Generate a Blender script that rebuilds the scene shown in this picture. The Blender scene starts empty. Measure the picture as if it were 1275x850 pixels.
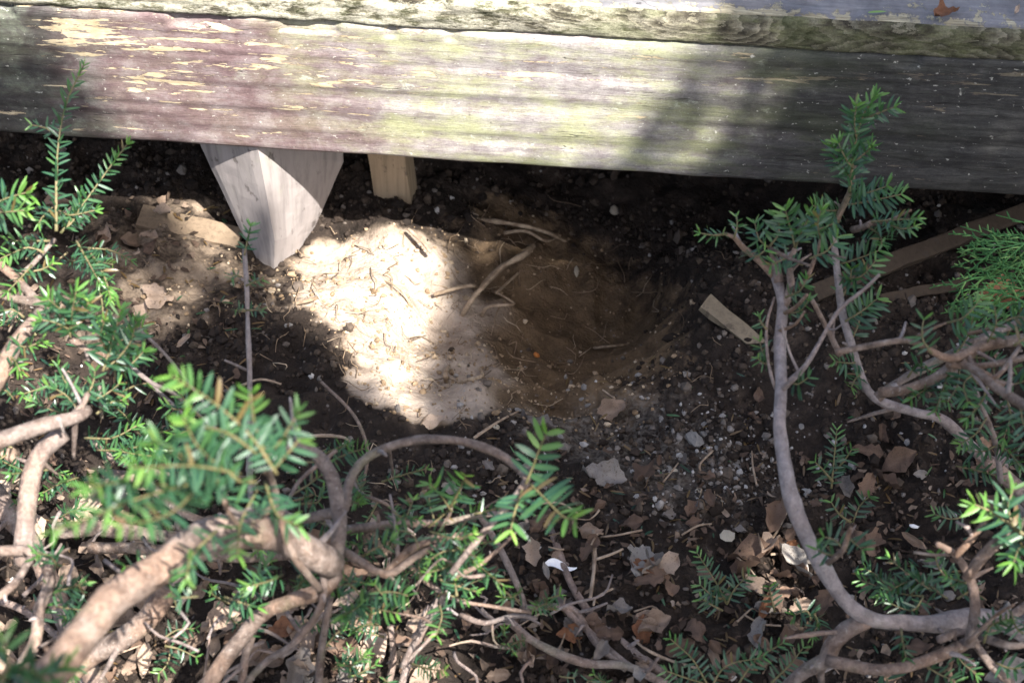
import bpy, math, random
import numpy as np
from mathutils import Vector, Matrix, Quaternion

random.seed(7); rng = np.random.default_rng(7)
SC = bpy.context.scene; COL = SC.collection
R = math.radians

# ------------------------------------------------------------------ camera
CAM_H, PITCH, HFOV, PW, PH = 1.65, R(45.0), R(31.0), 1275.0, 850.0
FPX = PW / 2 / math.tan(HFOV / 2)
cam_d = bpy.data.cameras.new('camera'); cam = bpy.data.objects.new('camera', cam_d); COL.objects.link(cam)
cam.location = (0, 0, CAM_H); cam.rotation_euler = (math.pi / 2 - PITCH, 0, 0)
cam_d.sensor_width = 36; cam_d.lens = 18 / math.tan(HFOV / 2)
cam_d.clip_start = 0.05; cam_d.clip_end = 500
cam_d.dof.use_dof = True; cam_d.dof.focus_distance = 2.22; cam_d.dof.aperture_fstop = 6.0
SC.camera = cam
# ------------------------------------------------------------------ sky and sun
SUN = Vector((0.35, -0.50, 0.87)).normalized()          # towards the sun
wd = bpy.data.worlds.new('World'); SC.world = wd; wd.use_nodes = True
bg = wd.node_tree.nodes['Background']
sky = wd.node_tree.nodes.new('ShaderNodeTexSky'); sky.sky_type = 'NISHITA'; sky.sun_disc = False; sky.dust_density = 4.0; sky.ozone_density = 0.6
sky.sun_elevation = math.asin(SUN.z); sky.sun_rotation = math.atan2(SUN.x, SUN.y)
wd.node_tree.links.new(sky.outputs[0], bg.inputs[0]); bg.inputs[1].default_value = 0.10
sl = bpy.data.lights.new('sun', 'SUN'); sl.energy = 5.0; sl.angle = R(0.53); sl.color = (1.0, 0.965, 0.91)
so = bpy.data.objects.new('sun', sl); COL.objects.link(so); so.location = (3, -4, 8)
so.rotation_euler = SUN.to_track_quat('Z', 'Y').to_euler()
SC.view_settings.view_transform = 'Standard'; SC.view_settings.look = 'None'
SC.view_settings.exposure = 2.05; SC.view_settings.gamma = 1.0; SC.view_settings.use_curve_mapping = False
SC.render.engine = 'CYCLES'
SC.cycles.use_denoising = True; SC.cycles.max_bounces = 8; SC.cycles.transparent_max_bounces = 8

# ------------------------------------------------------------------ picture point -> real place
CAM = np.array([0, 0, CAM_H]); FW = np.array([0, math.cos(PITCH), -math.sin(PITCH)])
UPV = np.array([0, math.sin(PITCH), math.cos(PITCH)])
def ray(px, py):
    return FW + np.array([1.0, 0, 0]) * ((px - PW / 2) / FPX) + UPV * ((PH / 2 - py) / FPX)
def P(px, py, z):
    d = ray(px, py); return Vector(CAM + d * ((z - CAM_H) / d[2]))
def dist(p): return float(np.dot(np.array(p) - CAM, FW))
def wpx(p, w): return w * dist(p) / FPX                 # w picture pixels at p, in metres

# ------------------------------------------------------------------ numpy noise
def _h(ix, iy, s):
    n = (ix.astype(np.int64) * 374761393 + iy.astype(np.int64) * 668265263 + s * 1442695041) & 0x7fffffff
    n = ((n ^ (n >> 13)) * 1274126177) & 0x7fffffff
    return ((n ^ (n >> 16)) & 0xffff) / 65535.0
def vn(x, y, f, s=0):
    x = np.asarray(x, float) * f + 1000; y = np.asarray(y, float) * f + 1000
    ix = np.floor(x); iy = np.floor(y); fx = x - ix; fy = y - iy
    fx = fx * fx * (3 - 2 * fx); fy = fy * fy * (3 - 2 * fy)
    a = _h(ix, iy, s); b = _h(ix + 1, iy, s); c = _h(ix, iy + 1, s); d = _h(ix + 1, iy + 1, s)
    return (a * (1 - fx) + b * fx) * (1 - fy) + (c * (1 - fx) + d * fx) * fy
def sst(a, b, x):
    t = np.clip((np.asarray(x, float) - a) / (b - a), 0, 1); return t * t * (3 - 2 * t)

# deck frame: x along the fascia, y back under the deck, z up
DZ0 = 0.18
PIV = P(637, 206, DZ0); DROT = R(-5.5)
DE = Vector((math.cos(DROT), math.sin(DROT), 0)); DB = Vector((-math.sin(DROT), math.cos(DROT), 0))
def D(x, y, z): return PIV + DE * x + DB * y + Vector((0, 0, z - DZ0))
def PF(px, py, back=0.0):                               # picture point on a plane parallel to the fascia
    d = Vector(ray(px, py)); o = PIV + DB * back
    t = (o - Vector(CAM)).dot(DB) / d.dot(DB); return Vector(CAM) + d * t
def F2D(p): v = p - PIV; return v.dot(DE), v.dot(DB), v.z + DZ0
DZ1 = PF(637, 43).z                                     # top of the fascia

# ------------------------------------------------------------------ ground height
def bank(x, y):                                         # pale dry earth on the left lip, spread to brighten the sun patch in colour
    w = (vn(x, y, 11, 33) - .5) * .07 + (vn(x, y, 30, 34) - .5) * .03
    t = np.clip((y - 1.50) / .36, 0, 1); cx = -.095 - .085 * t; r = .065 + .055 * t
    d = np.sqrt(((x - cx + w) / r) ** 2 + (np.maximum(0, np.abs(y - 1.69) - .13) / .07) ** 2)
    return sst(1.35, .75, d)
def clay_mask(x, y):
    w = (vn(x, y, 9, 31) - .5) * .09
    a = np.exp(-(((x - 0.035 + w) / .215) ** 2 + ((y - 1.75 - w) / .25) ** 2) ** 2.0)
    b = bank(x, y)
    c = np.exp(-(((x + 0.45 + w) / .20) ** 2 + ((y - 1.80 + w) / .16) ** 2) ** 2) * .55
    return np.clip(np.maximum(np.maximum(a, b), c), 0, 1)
def gz(x, y):
    x = np.asarray(x, float); y = np.asarray(y, float)
    near = np.exp(-((x / 3.0) ** 2 + ((y - 1.5) / 3.0) ** 2))
    z = (vn(x, y, 2.2, 1) - .5) * .06 + (vn(x, y, 6, 2) - .5) * .035
    wx = x + (vn(x, y, 8, 5) - .5) * .10 + (vn(x, y, 21, 15) - .5) * .04; wy = y + (vn(x, y, 8, 6) - .5) * .10 + (vn(x, y, 21, 16) - .5) * .04
    pit = np.exp(-(((wx - .085) / .180) ** 2 + ((wy - 1.745) / .19) ** 2) ** 1.6)
    z = z - .145 * pit
    tun = np.exp(-(((wx - .15) / .25) ** 2 + ((wy - 2.0) / .2) ** 2) ** 2)
    z = z - .12 * tun * (1 - .5 * pit)
    z = z + .018 * np.exp(-(((wx + .22) / .13) ** 2 + ((wy - 1.64) / .12) ** 2)) - .045 * np.exp(-(((x + .27) / .10) ** 2 + ((y - 1.86) / .08) ** 2))      # bank left of the hole
    clay = clay_mask(x, y)
    rough = (1 - .30 * clay * pit) * (1 - .45 * bank(x, y))
    z = z + (.5 - np.abs(vn(x, y, 22, 3) - .5) * 2) * .016 * rough
    z = z + (vn(x, y, 55, 4) - .5) * .011 * rough + (vn(x, y, 120, 8) - .5) * .0055 * rough
    return z * near
GRID = {}
def gz1(x, y):
    if GRID and -.84 < x < .83 and .83 < y < 2.23:
        fx = (x + .85) / .0042; fy = (y - .82) / .0042; i = int(fx); j = int(fy); fx -= i; fy -= j; Z = GRID['z']
        return float((Z[j, i] * (1 - fx) + Z[j, i + 1] * fx) * (1 - fy) + (Z[j + 1, i] * (1 - fx) + Z[j + 1, i + 1] * fx) * fy)
    return float(gz(np.array([x]), np.array([y]))[0])
def G(px, py, off=0.0):                                 # where the sight line through a picture point meets the ground
    dx, dy, dz = (float(q) for q in ray(px, py)); t0 = (.10 - CAM_H) / dz; t1 = (-.34 - CAM_H) / dz; n = 44; a = t0
    f = lambda t: CAM_H + dz * t - gz1(dx * t, dy * t) - off
    for i in range(1, n + 1):
        b = t0 + (t1 - t0) * i / n
        if f(b) < 0: break
        a = b
    for _ in range(8):
        m = (a + b) / 2
        if f(m) < 0: b = m
        else: a = m
    return Vector((dx * b, dy * b, CAM_H + dz * b))
def gnorm(x, y, e=.02):
    return Vector((gz1(x - e, y) - gz1(x + e, y), gz1(x, y - e) - gz1(x, y + e), 2 * e)).normalized()

# ------------------------------------------------------------------ material kit
class MK:
    def __init__(s, name):
        s.m = bpy.data.materials.new(name); s.m.use_nodes = True; s.t = s.m.node_tree; s.t.nodes.clear()
    def put(s, sock, v):
        if isinstance(v, bpy.types.NodeSocket): s.t.links.new(v, sock)
        elif v is not None:
            if hasattr(sock.default_value, '__len__'):
                if not hasattr(v, '__len__'): v = (v,) * len(sock.default_value)
                v = tuple(v)
                n = len(sock.default_value)
                if n == 4 and len(v) == 3: v = v + (1,)
                sock.default_value = v[:n]
            else: sock.default_value = v
    def n(s, typ, **kw):
        nd = s.t.nodes.new('ShaderNode' + typ)
        for k, v in kw.items(): setattr(nd, k, v)
        return nd
    def vec(s, scale=(1, 1, 1), loc=(0, 0, 0), kind='Object', add=None):
        c = s.n('TexCoord').outputs[kind]
        if add is not None:
            a = s.n('VectorMath', operation='ADD'); s.put(a.inputs[0], c); s.put(a.inputs[1], add); c = a.outputs[0]
        m = s.n('Mapping'); s.put(m.inputs['Vector'], c); s.put(m.inputs['Scale'], scale); s.put(m.inputs['Location'], loc)
        return m.outputs[0]
    def noise(s, vec, scale=1, detail=5, rough=.55, dist=0):
        d = s.n('TexNoise'); s.put(d.inputs['Vector'], vec)
        for k, v in (('Scale', scale), ('Detail', detail), ('Roughness', rough), ('Distortion', dist)): s.put(d.inputs[k], v)
        return d.outputs['Fac']
    def ramp(s, f, *stops, interp='LINEAR'):
        r = s.n('ValToRGB'); r.color_ramp.interpolation = interp; e = r.color_ramp.elements
        while len(e) < len(stops): e.new(.5)
        for el, (p, c) in zip(e, stops):
            el.position = p; c = (c, c, c) if not hasattr(c, '__len__') else c; el.color = tuple(c[:3]) + (1,)
        s.put(r.inputs[0], f); return r.outputs[0]
    def mix(s, f, a, b, mode='MIX'):
        m = s.n('Mix', data_type='RGBA', blend_type=mode); s.put(m.inputs[0], f); s.put(m.inputs[6], a); s.put(m.inputs[7], b)
        return m.outputs[2]
    def math(s, op, a, b=None, clamp=False):
        m = s.n('Math', operation=op, use_clamp=clamp); s.put(m.inputs[0], a)
        if b is not None: s.put(m.inputs[1], b)
        return m.outputs[0]
    def rng(s, v, a, b, c=0., d=1.):
        m = s.n('MapRange', interpolation_type='SMOOTHSTEP'); s.put(m.inputs[0], v)
        for i, k in enumerate((a, b, c, d)): s.put(m.inputs[i + 1], k)
        return m.outputs[0]
    def xyz(s, vec): x = s.n('SeparateXYZ'); s.put(x.inputs[0], vec); return x.outputs
    def attr(s, name): a = s.n('Attribute', attribute_name=name); return a
    def rand(s): return s.n('ObjectInfo').outputs['Random']
    def bump(s, h, strength=.5, distance=.002, normal=None):
        b = s.n('Bump'); s.put(b.inputs['Height'], h); s.put(b.inputs['Strength'], strength); s.put(b.inputs['Distance'], distance)
        if normal is not None: s.put(b.inputs['Normal'], normal)
        return b.outputs[0]
    def done(s, col, rough=.8, normal=None, spec=.3, trans=None, tcol=None):
        b = s.n('BsdfPrincipled'); s.put(b.inputs['Base Color'], col); s.put(b.inputs['Roughness'], rough)
        s.put(b.inputs['Specular IOR Level'], spec)
        if normal is not None: s.put(b.inputs['Normal'], normal)
        o = s.n('OutputMaterial'); sh = b.outputs[0]
        if trans:
            t = s.n('BsdfTranslucent'); s.put(t.inputs[0], tcol if tcol is not None else col)
            if normal is not None: s.put(t.inputs['Normal'], normal)
            mx = s.n('MixShader'); s.put(mx.inputs[0], trans); s.put(mx.inputs[1], sh); s.put(mx.inputs[2], t.outputs[0]); sh = mx.outputs[0]
        s.t.links.new(sh, o.inputs[0]); return s.m

def m_soil():
    k = MK('soil'); v = k.vec()
    n1 = k.noise(v, 30, 8, .65); n2 = k.noise(v, 170, 4, .6); n3 = k.noise(v, 7, 4, .6)
    dark = k.ramp(n1, (.3, (.010, .0075, .006)), (.55, (.026, .019, .015)), (.75, (.066, .048, .036)))
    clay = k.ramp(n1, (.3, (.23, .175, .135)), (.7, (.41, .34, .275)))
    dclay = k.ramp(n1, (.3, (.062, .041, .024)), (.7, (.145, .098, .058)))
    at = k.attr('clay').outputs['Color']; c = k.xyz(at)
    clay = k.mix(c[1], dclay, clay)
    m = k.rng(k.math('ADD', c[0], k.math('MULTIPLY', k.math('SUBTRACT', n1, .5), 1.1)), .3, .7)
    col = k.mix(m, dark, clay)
    ash = k.math('MULTIPLY', k.rng(k.math('ADD', c[2], k.math('SUBTRACT', n1, .5)), .35, .75), k.rng(n2, .30, .75))
    col = k.mix(k.math('MULTIPLY', ash, .7), col, (.17, .15, .13))
    fl = k.n('TexVoronoi', feature='F1'); k.put(fl.inputs['Vector'], v); k.put(fl.inputs['Scale'], 120.)
    fm = k.math('MULTIPLY', k.rng(fl.outputs['Distance'], .30, .18), k.rng(k.noise(v, 60, 2), .60, .68))
    col = k.mix(k.math('MULTIPLY', fm, .5), col, (.24, .21, .19))
    h = k.math('ADD', k.math('MULTIPLY', n1, .6), n2)
    return k.done(col, .95, k.bump(h, .9, .006), .15)

def wood_nodes(k, v, tones, gs=(3, 120, 120)):
    return None
def m_fascia():
    k = MK('peeling_painted_wood'); v = k.vec(); X, Y, Z = k.xyz(v)[0:3]
    grain = k.noise(k.vec((22, 60, 190)), 1, 9, .76, .8)
    fine = k.noise(k.vec((230, 300, 800)), 1, 4, .75); speck = k.noise(k.vec((420, 420, 520)), 1, 3, .7)
    big = k.noise(k.vec((3.2, 9, 11)), 1, 5, .6)
    mid = k.noise(k.vec((24, 30, 30)), 1, 10, .74, .3); blot = k.noise(k.vec((45, 60, 60)), 1, 6, .7)
    xj = k.math('ADD', X, k.math('MULTIPLY', k.math('SUBTRACT', big, .5), .45))
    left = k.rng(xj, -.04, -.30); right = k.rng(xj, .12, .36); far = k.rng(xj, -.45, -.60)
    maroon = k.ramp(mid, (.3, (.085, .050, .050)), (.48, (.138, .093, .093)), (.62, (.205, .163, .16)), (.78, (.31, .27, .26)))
    maroon = k.mix(k.math('MULTIPLY', far, .85), maroon, k.ramp(mid, (.35, (.018, .017, .017)), (.5, (.040, .043, .038)), (.68, (.12, .145, .10))))  # far left end darkened: its shade put into the colour, with greenish lichen
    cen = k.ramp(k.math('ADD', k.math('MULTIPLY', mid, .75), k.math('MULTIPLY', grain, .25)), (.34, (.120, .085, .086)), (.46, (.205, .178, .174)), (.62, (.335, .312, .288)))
    drk = k.ramp(k.math('ADD', k.math('MULTIPLY', mid, .5), k.math('MULTIPLY', grain, .5)), (.36, (.018, .017, .017)), (.50, (.042, .040, .038)), (.66, (.095, .09, .082)))  # darker right end, its shade partly put into the colour
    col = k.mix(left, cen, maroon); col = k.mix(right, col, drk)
    gn = k.noise(k.vec((7, 20, 20), (3.1, 0, 1.7)), 1, 9, .70)
    gw = k.math('MULTIPLY', k.rng(xj, -.36, -.10), k.rng(xj, .60, .2))
    gm = k.math('MULTIPLY', k.rng(gn, .42, .64), k.math('ADD', k.math('MULTIPLY', gw, .60), .08))
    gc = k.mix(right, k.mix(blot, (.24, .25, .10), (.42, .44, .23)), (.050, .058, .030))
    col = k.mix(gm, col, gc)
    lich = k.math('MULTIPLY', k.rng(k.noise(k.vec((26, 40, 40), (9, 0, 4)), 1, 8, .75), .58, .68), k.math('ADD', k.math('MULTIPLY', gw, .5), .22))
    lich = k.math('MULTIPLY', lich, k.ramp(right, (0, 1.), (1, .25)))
    col = k.mix(lich, col, (.50, .53, .42))
    col = k.mix(1.0, col, k.ramp(grain, (.30, .76), (.5, .98), (.72, 1.10)), 'MULTIPLY')
    col = k.mix(1.0, col, k.ramp(fine, (.28, .80), (.5, 1.), (.75, 1.14)), 'MULTIPLY')
    col = k.mix(1.0, col, k.ramp(speck, (.28, .78), (.5, 1.), (.75, 1.16)), 'MULTIPLY')
    # flaked paint showing yellowish bare wood: ragged, blocky, along the grain
    pz = k.math('ADD', k.math('MULTIPLY', k.rng(Z, .03, .18), .080), k.math('MULTIPLY', k.math('MULTIPLY', k.rng(xj, .0, -.26), k.rng(xj, -.75, -.42)), .080))
    vv = k.n('TexVoronoi', feature='F1'); k.put(vv.inputs['Vector'], k.vec((55, 60, 170), (1.1, 0, .3))); k.put(vv.inputs['Scale'], 1.0)
    cell = k.xyz(vv.outputs['Color'])[0]
    pn = k.math('ADD', k.noise(k.vec((9, 60, 75), (1.3, 0, 2.2)), 1, 9, .68, .25), pz)
    pn = k.math('ADD', pn, k.math('MULTIPLY', k.math('SUBTRACT', cell, .5), .075))
    pn = k.math('ADD', pn, k.math('MULTIPLY', k.math('SUBTRACT', k.noise(k.vec((4, 10, 16)), 1, 2), .5), .25))
    peel = k.rng(pn, .688, .696); rim = k.math('SUBTRACT', k.rng(pn, .672, .684), peel)
    bare = k.mix(1.0, k.ramp(blot, (.3, (.34, .26, .155)), (.5, (.46, .37, .235)), (.7, (.56, .48, .34))), k.ramp(grain, (.3, .70), (.7, 1.05)), 'MULTIPLY')
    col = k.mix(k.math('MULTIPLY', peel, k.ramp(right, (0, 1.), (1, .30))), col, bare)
    fk = k.noise(k.vec((130, 130, 190), (4, 0, 2)), 1, 3, .6)
    col = k.mix(k.math('MULTIPLY', k.rng(fk, .66, .70), .55), col, (.55, .53, .46)); col = k.mix(k.math('MULTIPLY', k.rng(fk, .34, .30), .55), col, (.05, .04, .036))
    col = k.mix(k.math('MULTIPLY', k.math('MAXIMUM', rim, 0.), .45), col, (.05, .03, .03))
    ck = k.noise(k.vec((1.6, 20, 48), (0, 0, 7.7)), 1, 4, .55, .2)
    crack = k.math('MULTIPLY', k.rng(k.math('ABSOLUTE', k.math('SUBTRACT', ck, .5)), .005, .001), k.rng(k.noise(k.vec((5, 5, 20)), 1, 2), .5, .58))
    col = k.mix(k.math('MULTIPLY', crack, .85), col, (.015, .012, .01))
    h = k.math('SUBTRACT', k.math('ADD', k.math('MULTIPLY', grain, .9), k.math('ADD', k.math('MULTIPLY', fine, .4), k.math('MULTIPLY', mid, .4))), k.math('ADD', k.math('MULTIPLY', peel, .6), crack))
    return k.done(col, k.ramp(peel, (0, .62), (1, .8)), k.bump(h, .6, .0018), .35)

def m_deck_top():
    k = MK('slate_deck_paint'); off = k.math('MULTIPLY', k.rand(), 30.)
    cx = k.n('CombineXYZ'); k.put(cx.inputs[0], off); a = cx.outputs[0]
    g = k.noise(k.vec((14, 170, 160), add=a), 1, 6, .7, .3); n = k.noise(k.vec((25, 25, 25), add=a), 1, 8, .7); e = k.noise(k.vec((60, 40, 60), add=a), 1, 7, .7)
    col = k.ramp(n, (.3, (.085, .080, .082)), (.5, (.145, .138, .142)), (.7, (.21, .20, .198)))
    Yc = k.xyz(k.vec())[1]                                  # worn away along the exposed edge
    worn = k.math('ADD', k.rng(e, .60, .65), k.rng(k.math('ADD', e, k.rng(Yc, .035, .008, 0., .16)), .60, .65))
    col = k.mix(k.math('MINIMUM', worn, 1.), col, k.ramp(g, (.3, (.17, .14, .09)), (.5, (.30, .26, .17)), (.7, (.42, .38, .27))))
    ck = k.math('ABSOLUTE', k.math('SUBTRACT', k.noise(k.vec((9, 8, 10), add=a), 1, 5, .6), .5))
    crack = k.math('MULTIPLY', k.rng(ck, .006, .001), k.rng(k.noise(k.vec((7, 5, 5), add=a), 1, 2), .55, .62))
    col = k.mix(k.math('MULTIPLY', crack, .8), col, (.03, .027, .024))
    col = k.mix(1., col, k.ramp(g, (.3, .70), (.7, 1.15)), 'MULTIPLY')
    return k.done(col, .75, k.bump(k.math('SUBTRACT', k.math('ADD', g, n), k.math('ADD', worn, crack)), .6, .0015), .3)
def m_deck_end():
    k = MK('mossy_end_grain'); off = k.math('MULTIPLY', k.rand(), 30.)
    cx = k.n('CombineXYZ'); k.put(cx.inputs[0], off); a = cx.outputs[0]
    n = k.noise(k.vec((32, 55, 90), add=a), 1, 9, .74); n2 = k.noise(k.vec((9, 14, 26), add=a), 1, 7, .68); f = k.noise(k.vec((400, 400, 400)), 1, 3, .7)
    w = k.n('TexVoronoi', feature='F1'); k.put(w.inputs['Vector'], k.vec((5, 1, 14), add=None)); k.put(w.inputs['Scale'], 1.0)
    rg = k.math('FRACT', k.math('ADD', k.math('MULTIPLY', w.outputs['Distance'], 13.), k.math('MULTIPLY', n2, 5.)))
    col = k.ramp(k.math('ADD', k.math('MULTIPLY', rg, .35), k.math('MULTIPLY', n, .65)), (.3, (.035, .030, .022)), (.5, (.09, .08, .056)), (.7, (.20, .18, .13)))
    col = k.mix(k.math('MULTIPLY', k.rng(n2, .42, .60), .75), col, k.ramp(n, (.3, (.032, .038, .014)), (.55, (.10, .108, .042)), (.75, (.22, .225, .12))))
    X = k.xyz(k.n('NewGeometry').outputs['Position'])[0]
    lw = k.math('ADD', .05, k.rng(X, .28, -.15, 0., .60))   # the lichen crust thins out towards the right end
    col = k.mix(k.math('MULTIPLY', k.rng(k.math('ADD', n, k.math('MULTIPLY', n2, .5)), .66, .80), lw), col, k.mix(f, (.36, .33, .25), (.54, .51, .43)))
    col = k.mix(1., col, k.ramp(f, (.3, .7), (.7, 1.2)), 'MULTIPLY')
    return k.done(col, .9, k.bump(k.math('ADD', k.math('MULTIPLY', rg, .5), k.math('MULTIPLY', n, 2)), .8, .0025), .15)
def m_wood(name, lo, hi, green=0.0, sc=1.0):
    k = MK(name); off = k.math('MULTIPLY', k.rand(), 20.)
    cx = k.n('CombineXYZ'); k.put(cx.inputs[1], off); a = cx.outputs[0]
    g = k.noise(k.vec((150 * sc, 150 * sc, 7), add=a), 1, 6, .65, .4); n = k.noise(k.vec((22, 22, 12), add=a), 1, 6, .65)
    col = k.mix(n, lo, hi); col = k.mix(1., col, k.ramp(g, (.25, .55), (.5, .95), (.8, 1.15)), 'MULTIPLY')
    col = k.mix(k.math('MULTIPLY', k.rng(n, .56, .66), green), col, (.24, .27, .15))
    col = k.mix(k.math('MULTIPLY', k.rng(k.noise(k.vec((60, 60, 30), add=a), 1, 4), .62, .70), .6), col, (.04, .03, .025))
    return k.done(col, .8, k.bump(k.math('ADD', g, n), .5, .0012), .25)
def m_bark():
    k = MK('yew_bark'); v = k.vec((1, 1, 1))
    n = k.noise(v, 70, 9, .76); f = k.noise(v, 300, 4, .65); b = k.noise(v, 11, 3); st = k.noise(k.vec((160, 160, 45)), 1, 4, .6, .5)
    col = k.ramp(n, (.32, (.042, .028, .021)), (.46, (.125, .088, .068)), (.60, (.205, .155, .125)), (.74, (.34, .285, .245)))
    col = k.mix(k.rng(b, .42, .62), col, k.mix(k.rng(n, .3, .7), (.10, .058, .038), (.29, .185, .125)))
    col = k.mix(k.math('MULTIPLY', k.rng(f, .58, .70), .55), col, (.42, .37, .32))
    col = k.mix(1., col, k.ramp(st, (.3, .72), (.6, 1.08)), 'MULTIPLY')
    # algae tinge in patches
    col = k.mix(k.math('MULTIPLY', k.rng(k.noise(v, 18, 4), .56, .70), .35), col, (.15, .16, .08))
    tw = k.attr('grey').outputs['Fac']
    col = k.mix(k.math('MULTIPLY', tw, .75), col, k.ramp(n, (.3, (.15, .122, .118)), (.7, (.40, .365, .365))))
    h = k.math('ADD', k.math('ADD', n, k.math('MULTIPLY', f, .5)), st)
    return k.done(col, .78, k.bump(h, 1.0, .003), .25)
def m_twig():
    k = MK('green_twig'); n = k.noise(k.vec(), 130, 6, .7); g = k.attr('grey').outputs['Fac']
    col = k.ramp(n, (.3, (.055, .065, .020)), (.5, (.105, .095, .038)), (.7, (.17, .12, .062)))
    col = k.mix(k.math('MULTIPLY', g, .8), col, k.ramp(n, (.3, (.11, .075, .05)), (.7, (.28, .21, .16))))
    return k.done(col, .7, k.bump(n, .5, .001), .3)
def m_needle():
    k = MK('yew_needle'); c = k.xyz(k.attr('tint').outputs['Color'])
    old = k.ramp(c[0], (0, (.009, .034, .022)), (.5, (.019, .064, .035)), (.85, (.042, .105, .034)), (.94, (.09, .13, .03)), (1, (.115, .068, .030)))
    yng = k.ramp(c[0], (0, (.05, .16, .025)), (.6, (.12, .25, .035)), (1, (.22, .30, .06)))
    col = k.mix(c[2], old, yng)
    mid = k.rng(c[1], .60, 1.0)                     # paler mid rib
    col = k.mix(k.math('MULTIPLY', mid, .35), col, (.12, .22, .06))
    back = k.n('NewGeometry').outputs['Backfacing']
    col = k.mix(k.math('MULTIPLY', back, .6), col, (.10, .18, .055))
    n = k.noise(k.vec(), 220, 3)
    return k.done(col, k.ramp(n, (.3, .28), (.7, .45)), k.bump(n, .15, .001), .5, .24, k.mix(.5, col, (.20, .36, .03)))
def m_leaf(name, lo, hi, spot=(.05, .03, .02)):
    k = MK(name); r = k.rand(); off = k.n('CombineXYZ'); k.put(off.inputs[0], k.math('MULTIPLY', r, 9.))
    n = k.noise(k.vec(add=off.outputs[0]), 60, 6, .65); b = k.noise(k.vec(add=off.outputs[0]), 18, 3)
    col = k.mix(k.rng(k.math('ADD', k.math('MULTIPLY', n, .6), k.math('MULTIPLY', r, .4)), .25, .75), lo, hi)
    col = k.mix(k.math('MULTIPLY', k.rng(b, .56, .70), .7), col, spot)
    vein = k.attr('vein').outputs['Fac']
    col = k.mix(k.math('MULTIPLY', vein, .35), col, hi)
    return k.done(col, .7, k.bump(k.math('ADD', n, vein), .5, .0015), .3, .18)
def m_plain(name, lo, hi, rough=.85, scale=80, bump=.5, spec=.25):
    k = MK(name); r = k.n('CombineXYZ'); k.put(r.inputs[0], k.math('MULTIPLY', k.rand(), 9.))
    n = k.noise(k.vec(add=r.outputs[0]), scale, 6, .65)
    return k.done(k.mix(k.rng(n, .3, .7), lo, hi), rough, k.bump(n, bump, .002), spec)
def m_tint(name, stops, rough=.9):
    k = MK(name); c = k.attr('tint').outputs['Fac']; n = k.noise(k.vec(), 150, 5, .65)
    col = k.mix(1., k.ramp(c, *stops), k.ramp(n, (.3, .65), (.7, 1.2)), 'MULTIPLY')
    return k.done(col, rough, k.bump(n, .6, .002), .2)

MAT = dict(
    soil=m_soil(), fascia=m_fascia(), top=m_deck_top(), end=m_deck_end(), bark=m_bark(), needle=m_needle(), twig=m_twig(),
stake=m_wood('weathered_stake', (.205, .178, .172), (.325, .290, .270), .15, .5), post=m_wood('pale_post', (.20, .145, .09), (.34, .255, .17)),
    lumber=m_wood('brown_lumber', (.026, .018, .012), (.060, .042, .028)), grey=m_wood('grey_board', (.11, .085, .058), (.22, .175, .12)),
    tanboard=m_wood('tan_board', (.10, .07, .045), (.21, .155, .105)),
    leaf_brown=m_leaf('brown_leaf', (.065, .040, .028), (.19, .120, .082)), leaf_tan=m_leaf('tan_leaf', (.19, .130, .092), (.38, .285, .215)),
    leaf_grey=m_leaf('grey_leaf', (.12, .10, .09), (.28, .25, .22)), leaf_rust=m_leaf('rusty_leaf', (.14, .06, .03), (.30, .14, .07)),
    white=m_plain('white_scrap', (.62, .62, .62), (.82, .82, .84), .5), stone=m_plain('grey_stone', (.10, .092, .085), (.26, .245, .23)),
    pale=m_plain('pale_chip', (.28, .24, .18), (.48, .42, .33)), root=m_plain('root_bark', (.14, .095, .06), (.34, .26, .18)),
    twigm=m_plain('dead_twig', (.16, .11, .075), (.34, .26, .19)), orange=m_plain('orange_scrap', (.40, .13, .03), (.55, .22, .06)),
    crumb=m_tint('soil_crumb', ((0, (.014, .010, .008)), (.4, (.035, .025, .019)), (.62, (.075, .055, .04)), (.82, (.16, .14, .125)), (1, (.36, .34, .32)))),
    claycrumb=m_tint('clay_crumb', ((0, (.12, .08, .045)), (.6, (.27, .19, .12)), (1, (.45, .37, .27)))),
    litter=m_tint('leaf_fragment', ((0, (.030, .020, .014)), (.5, (.085, .056, .040)), (.8, (.17, .125, .092)), (1, (.27, .22, .18)))),
    fibre=m_tint('root_fibre', ((0, (.10, .065, .04)), (.6, (.25, .18, .12)), (1, (.42, .34, .25)))),
    green=m_plain('deciduous_leaf', (.05, .10, .02), (.10, .17, .04), .6), frond=m_tint('frond_green', ((0, (.03, .10, .03)), (.6, (.07, .18, .05)), (1, (.15, .26, .08))), .5),
)
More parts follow.
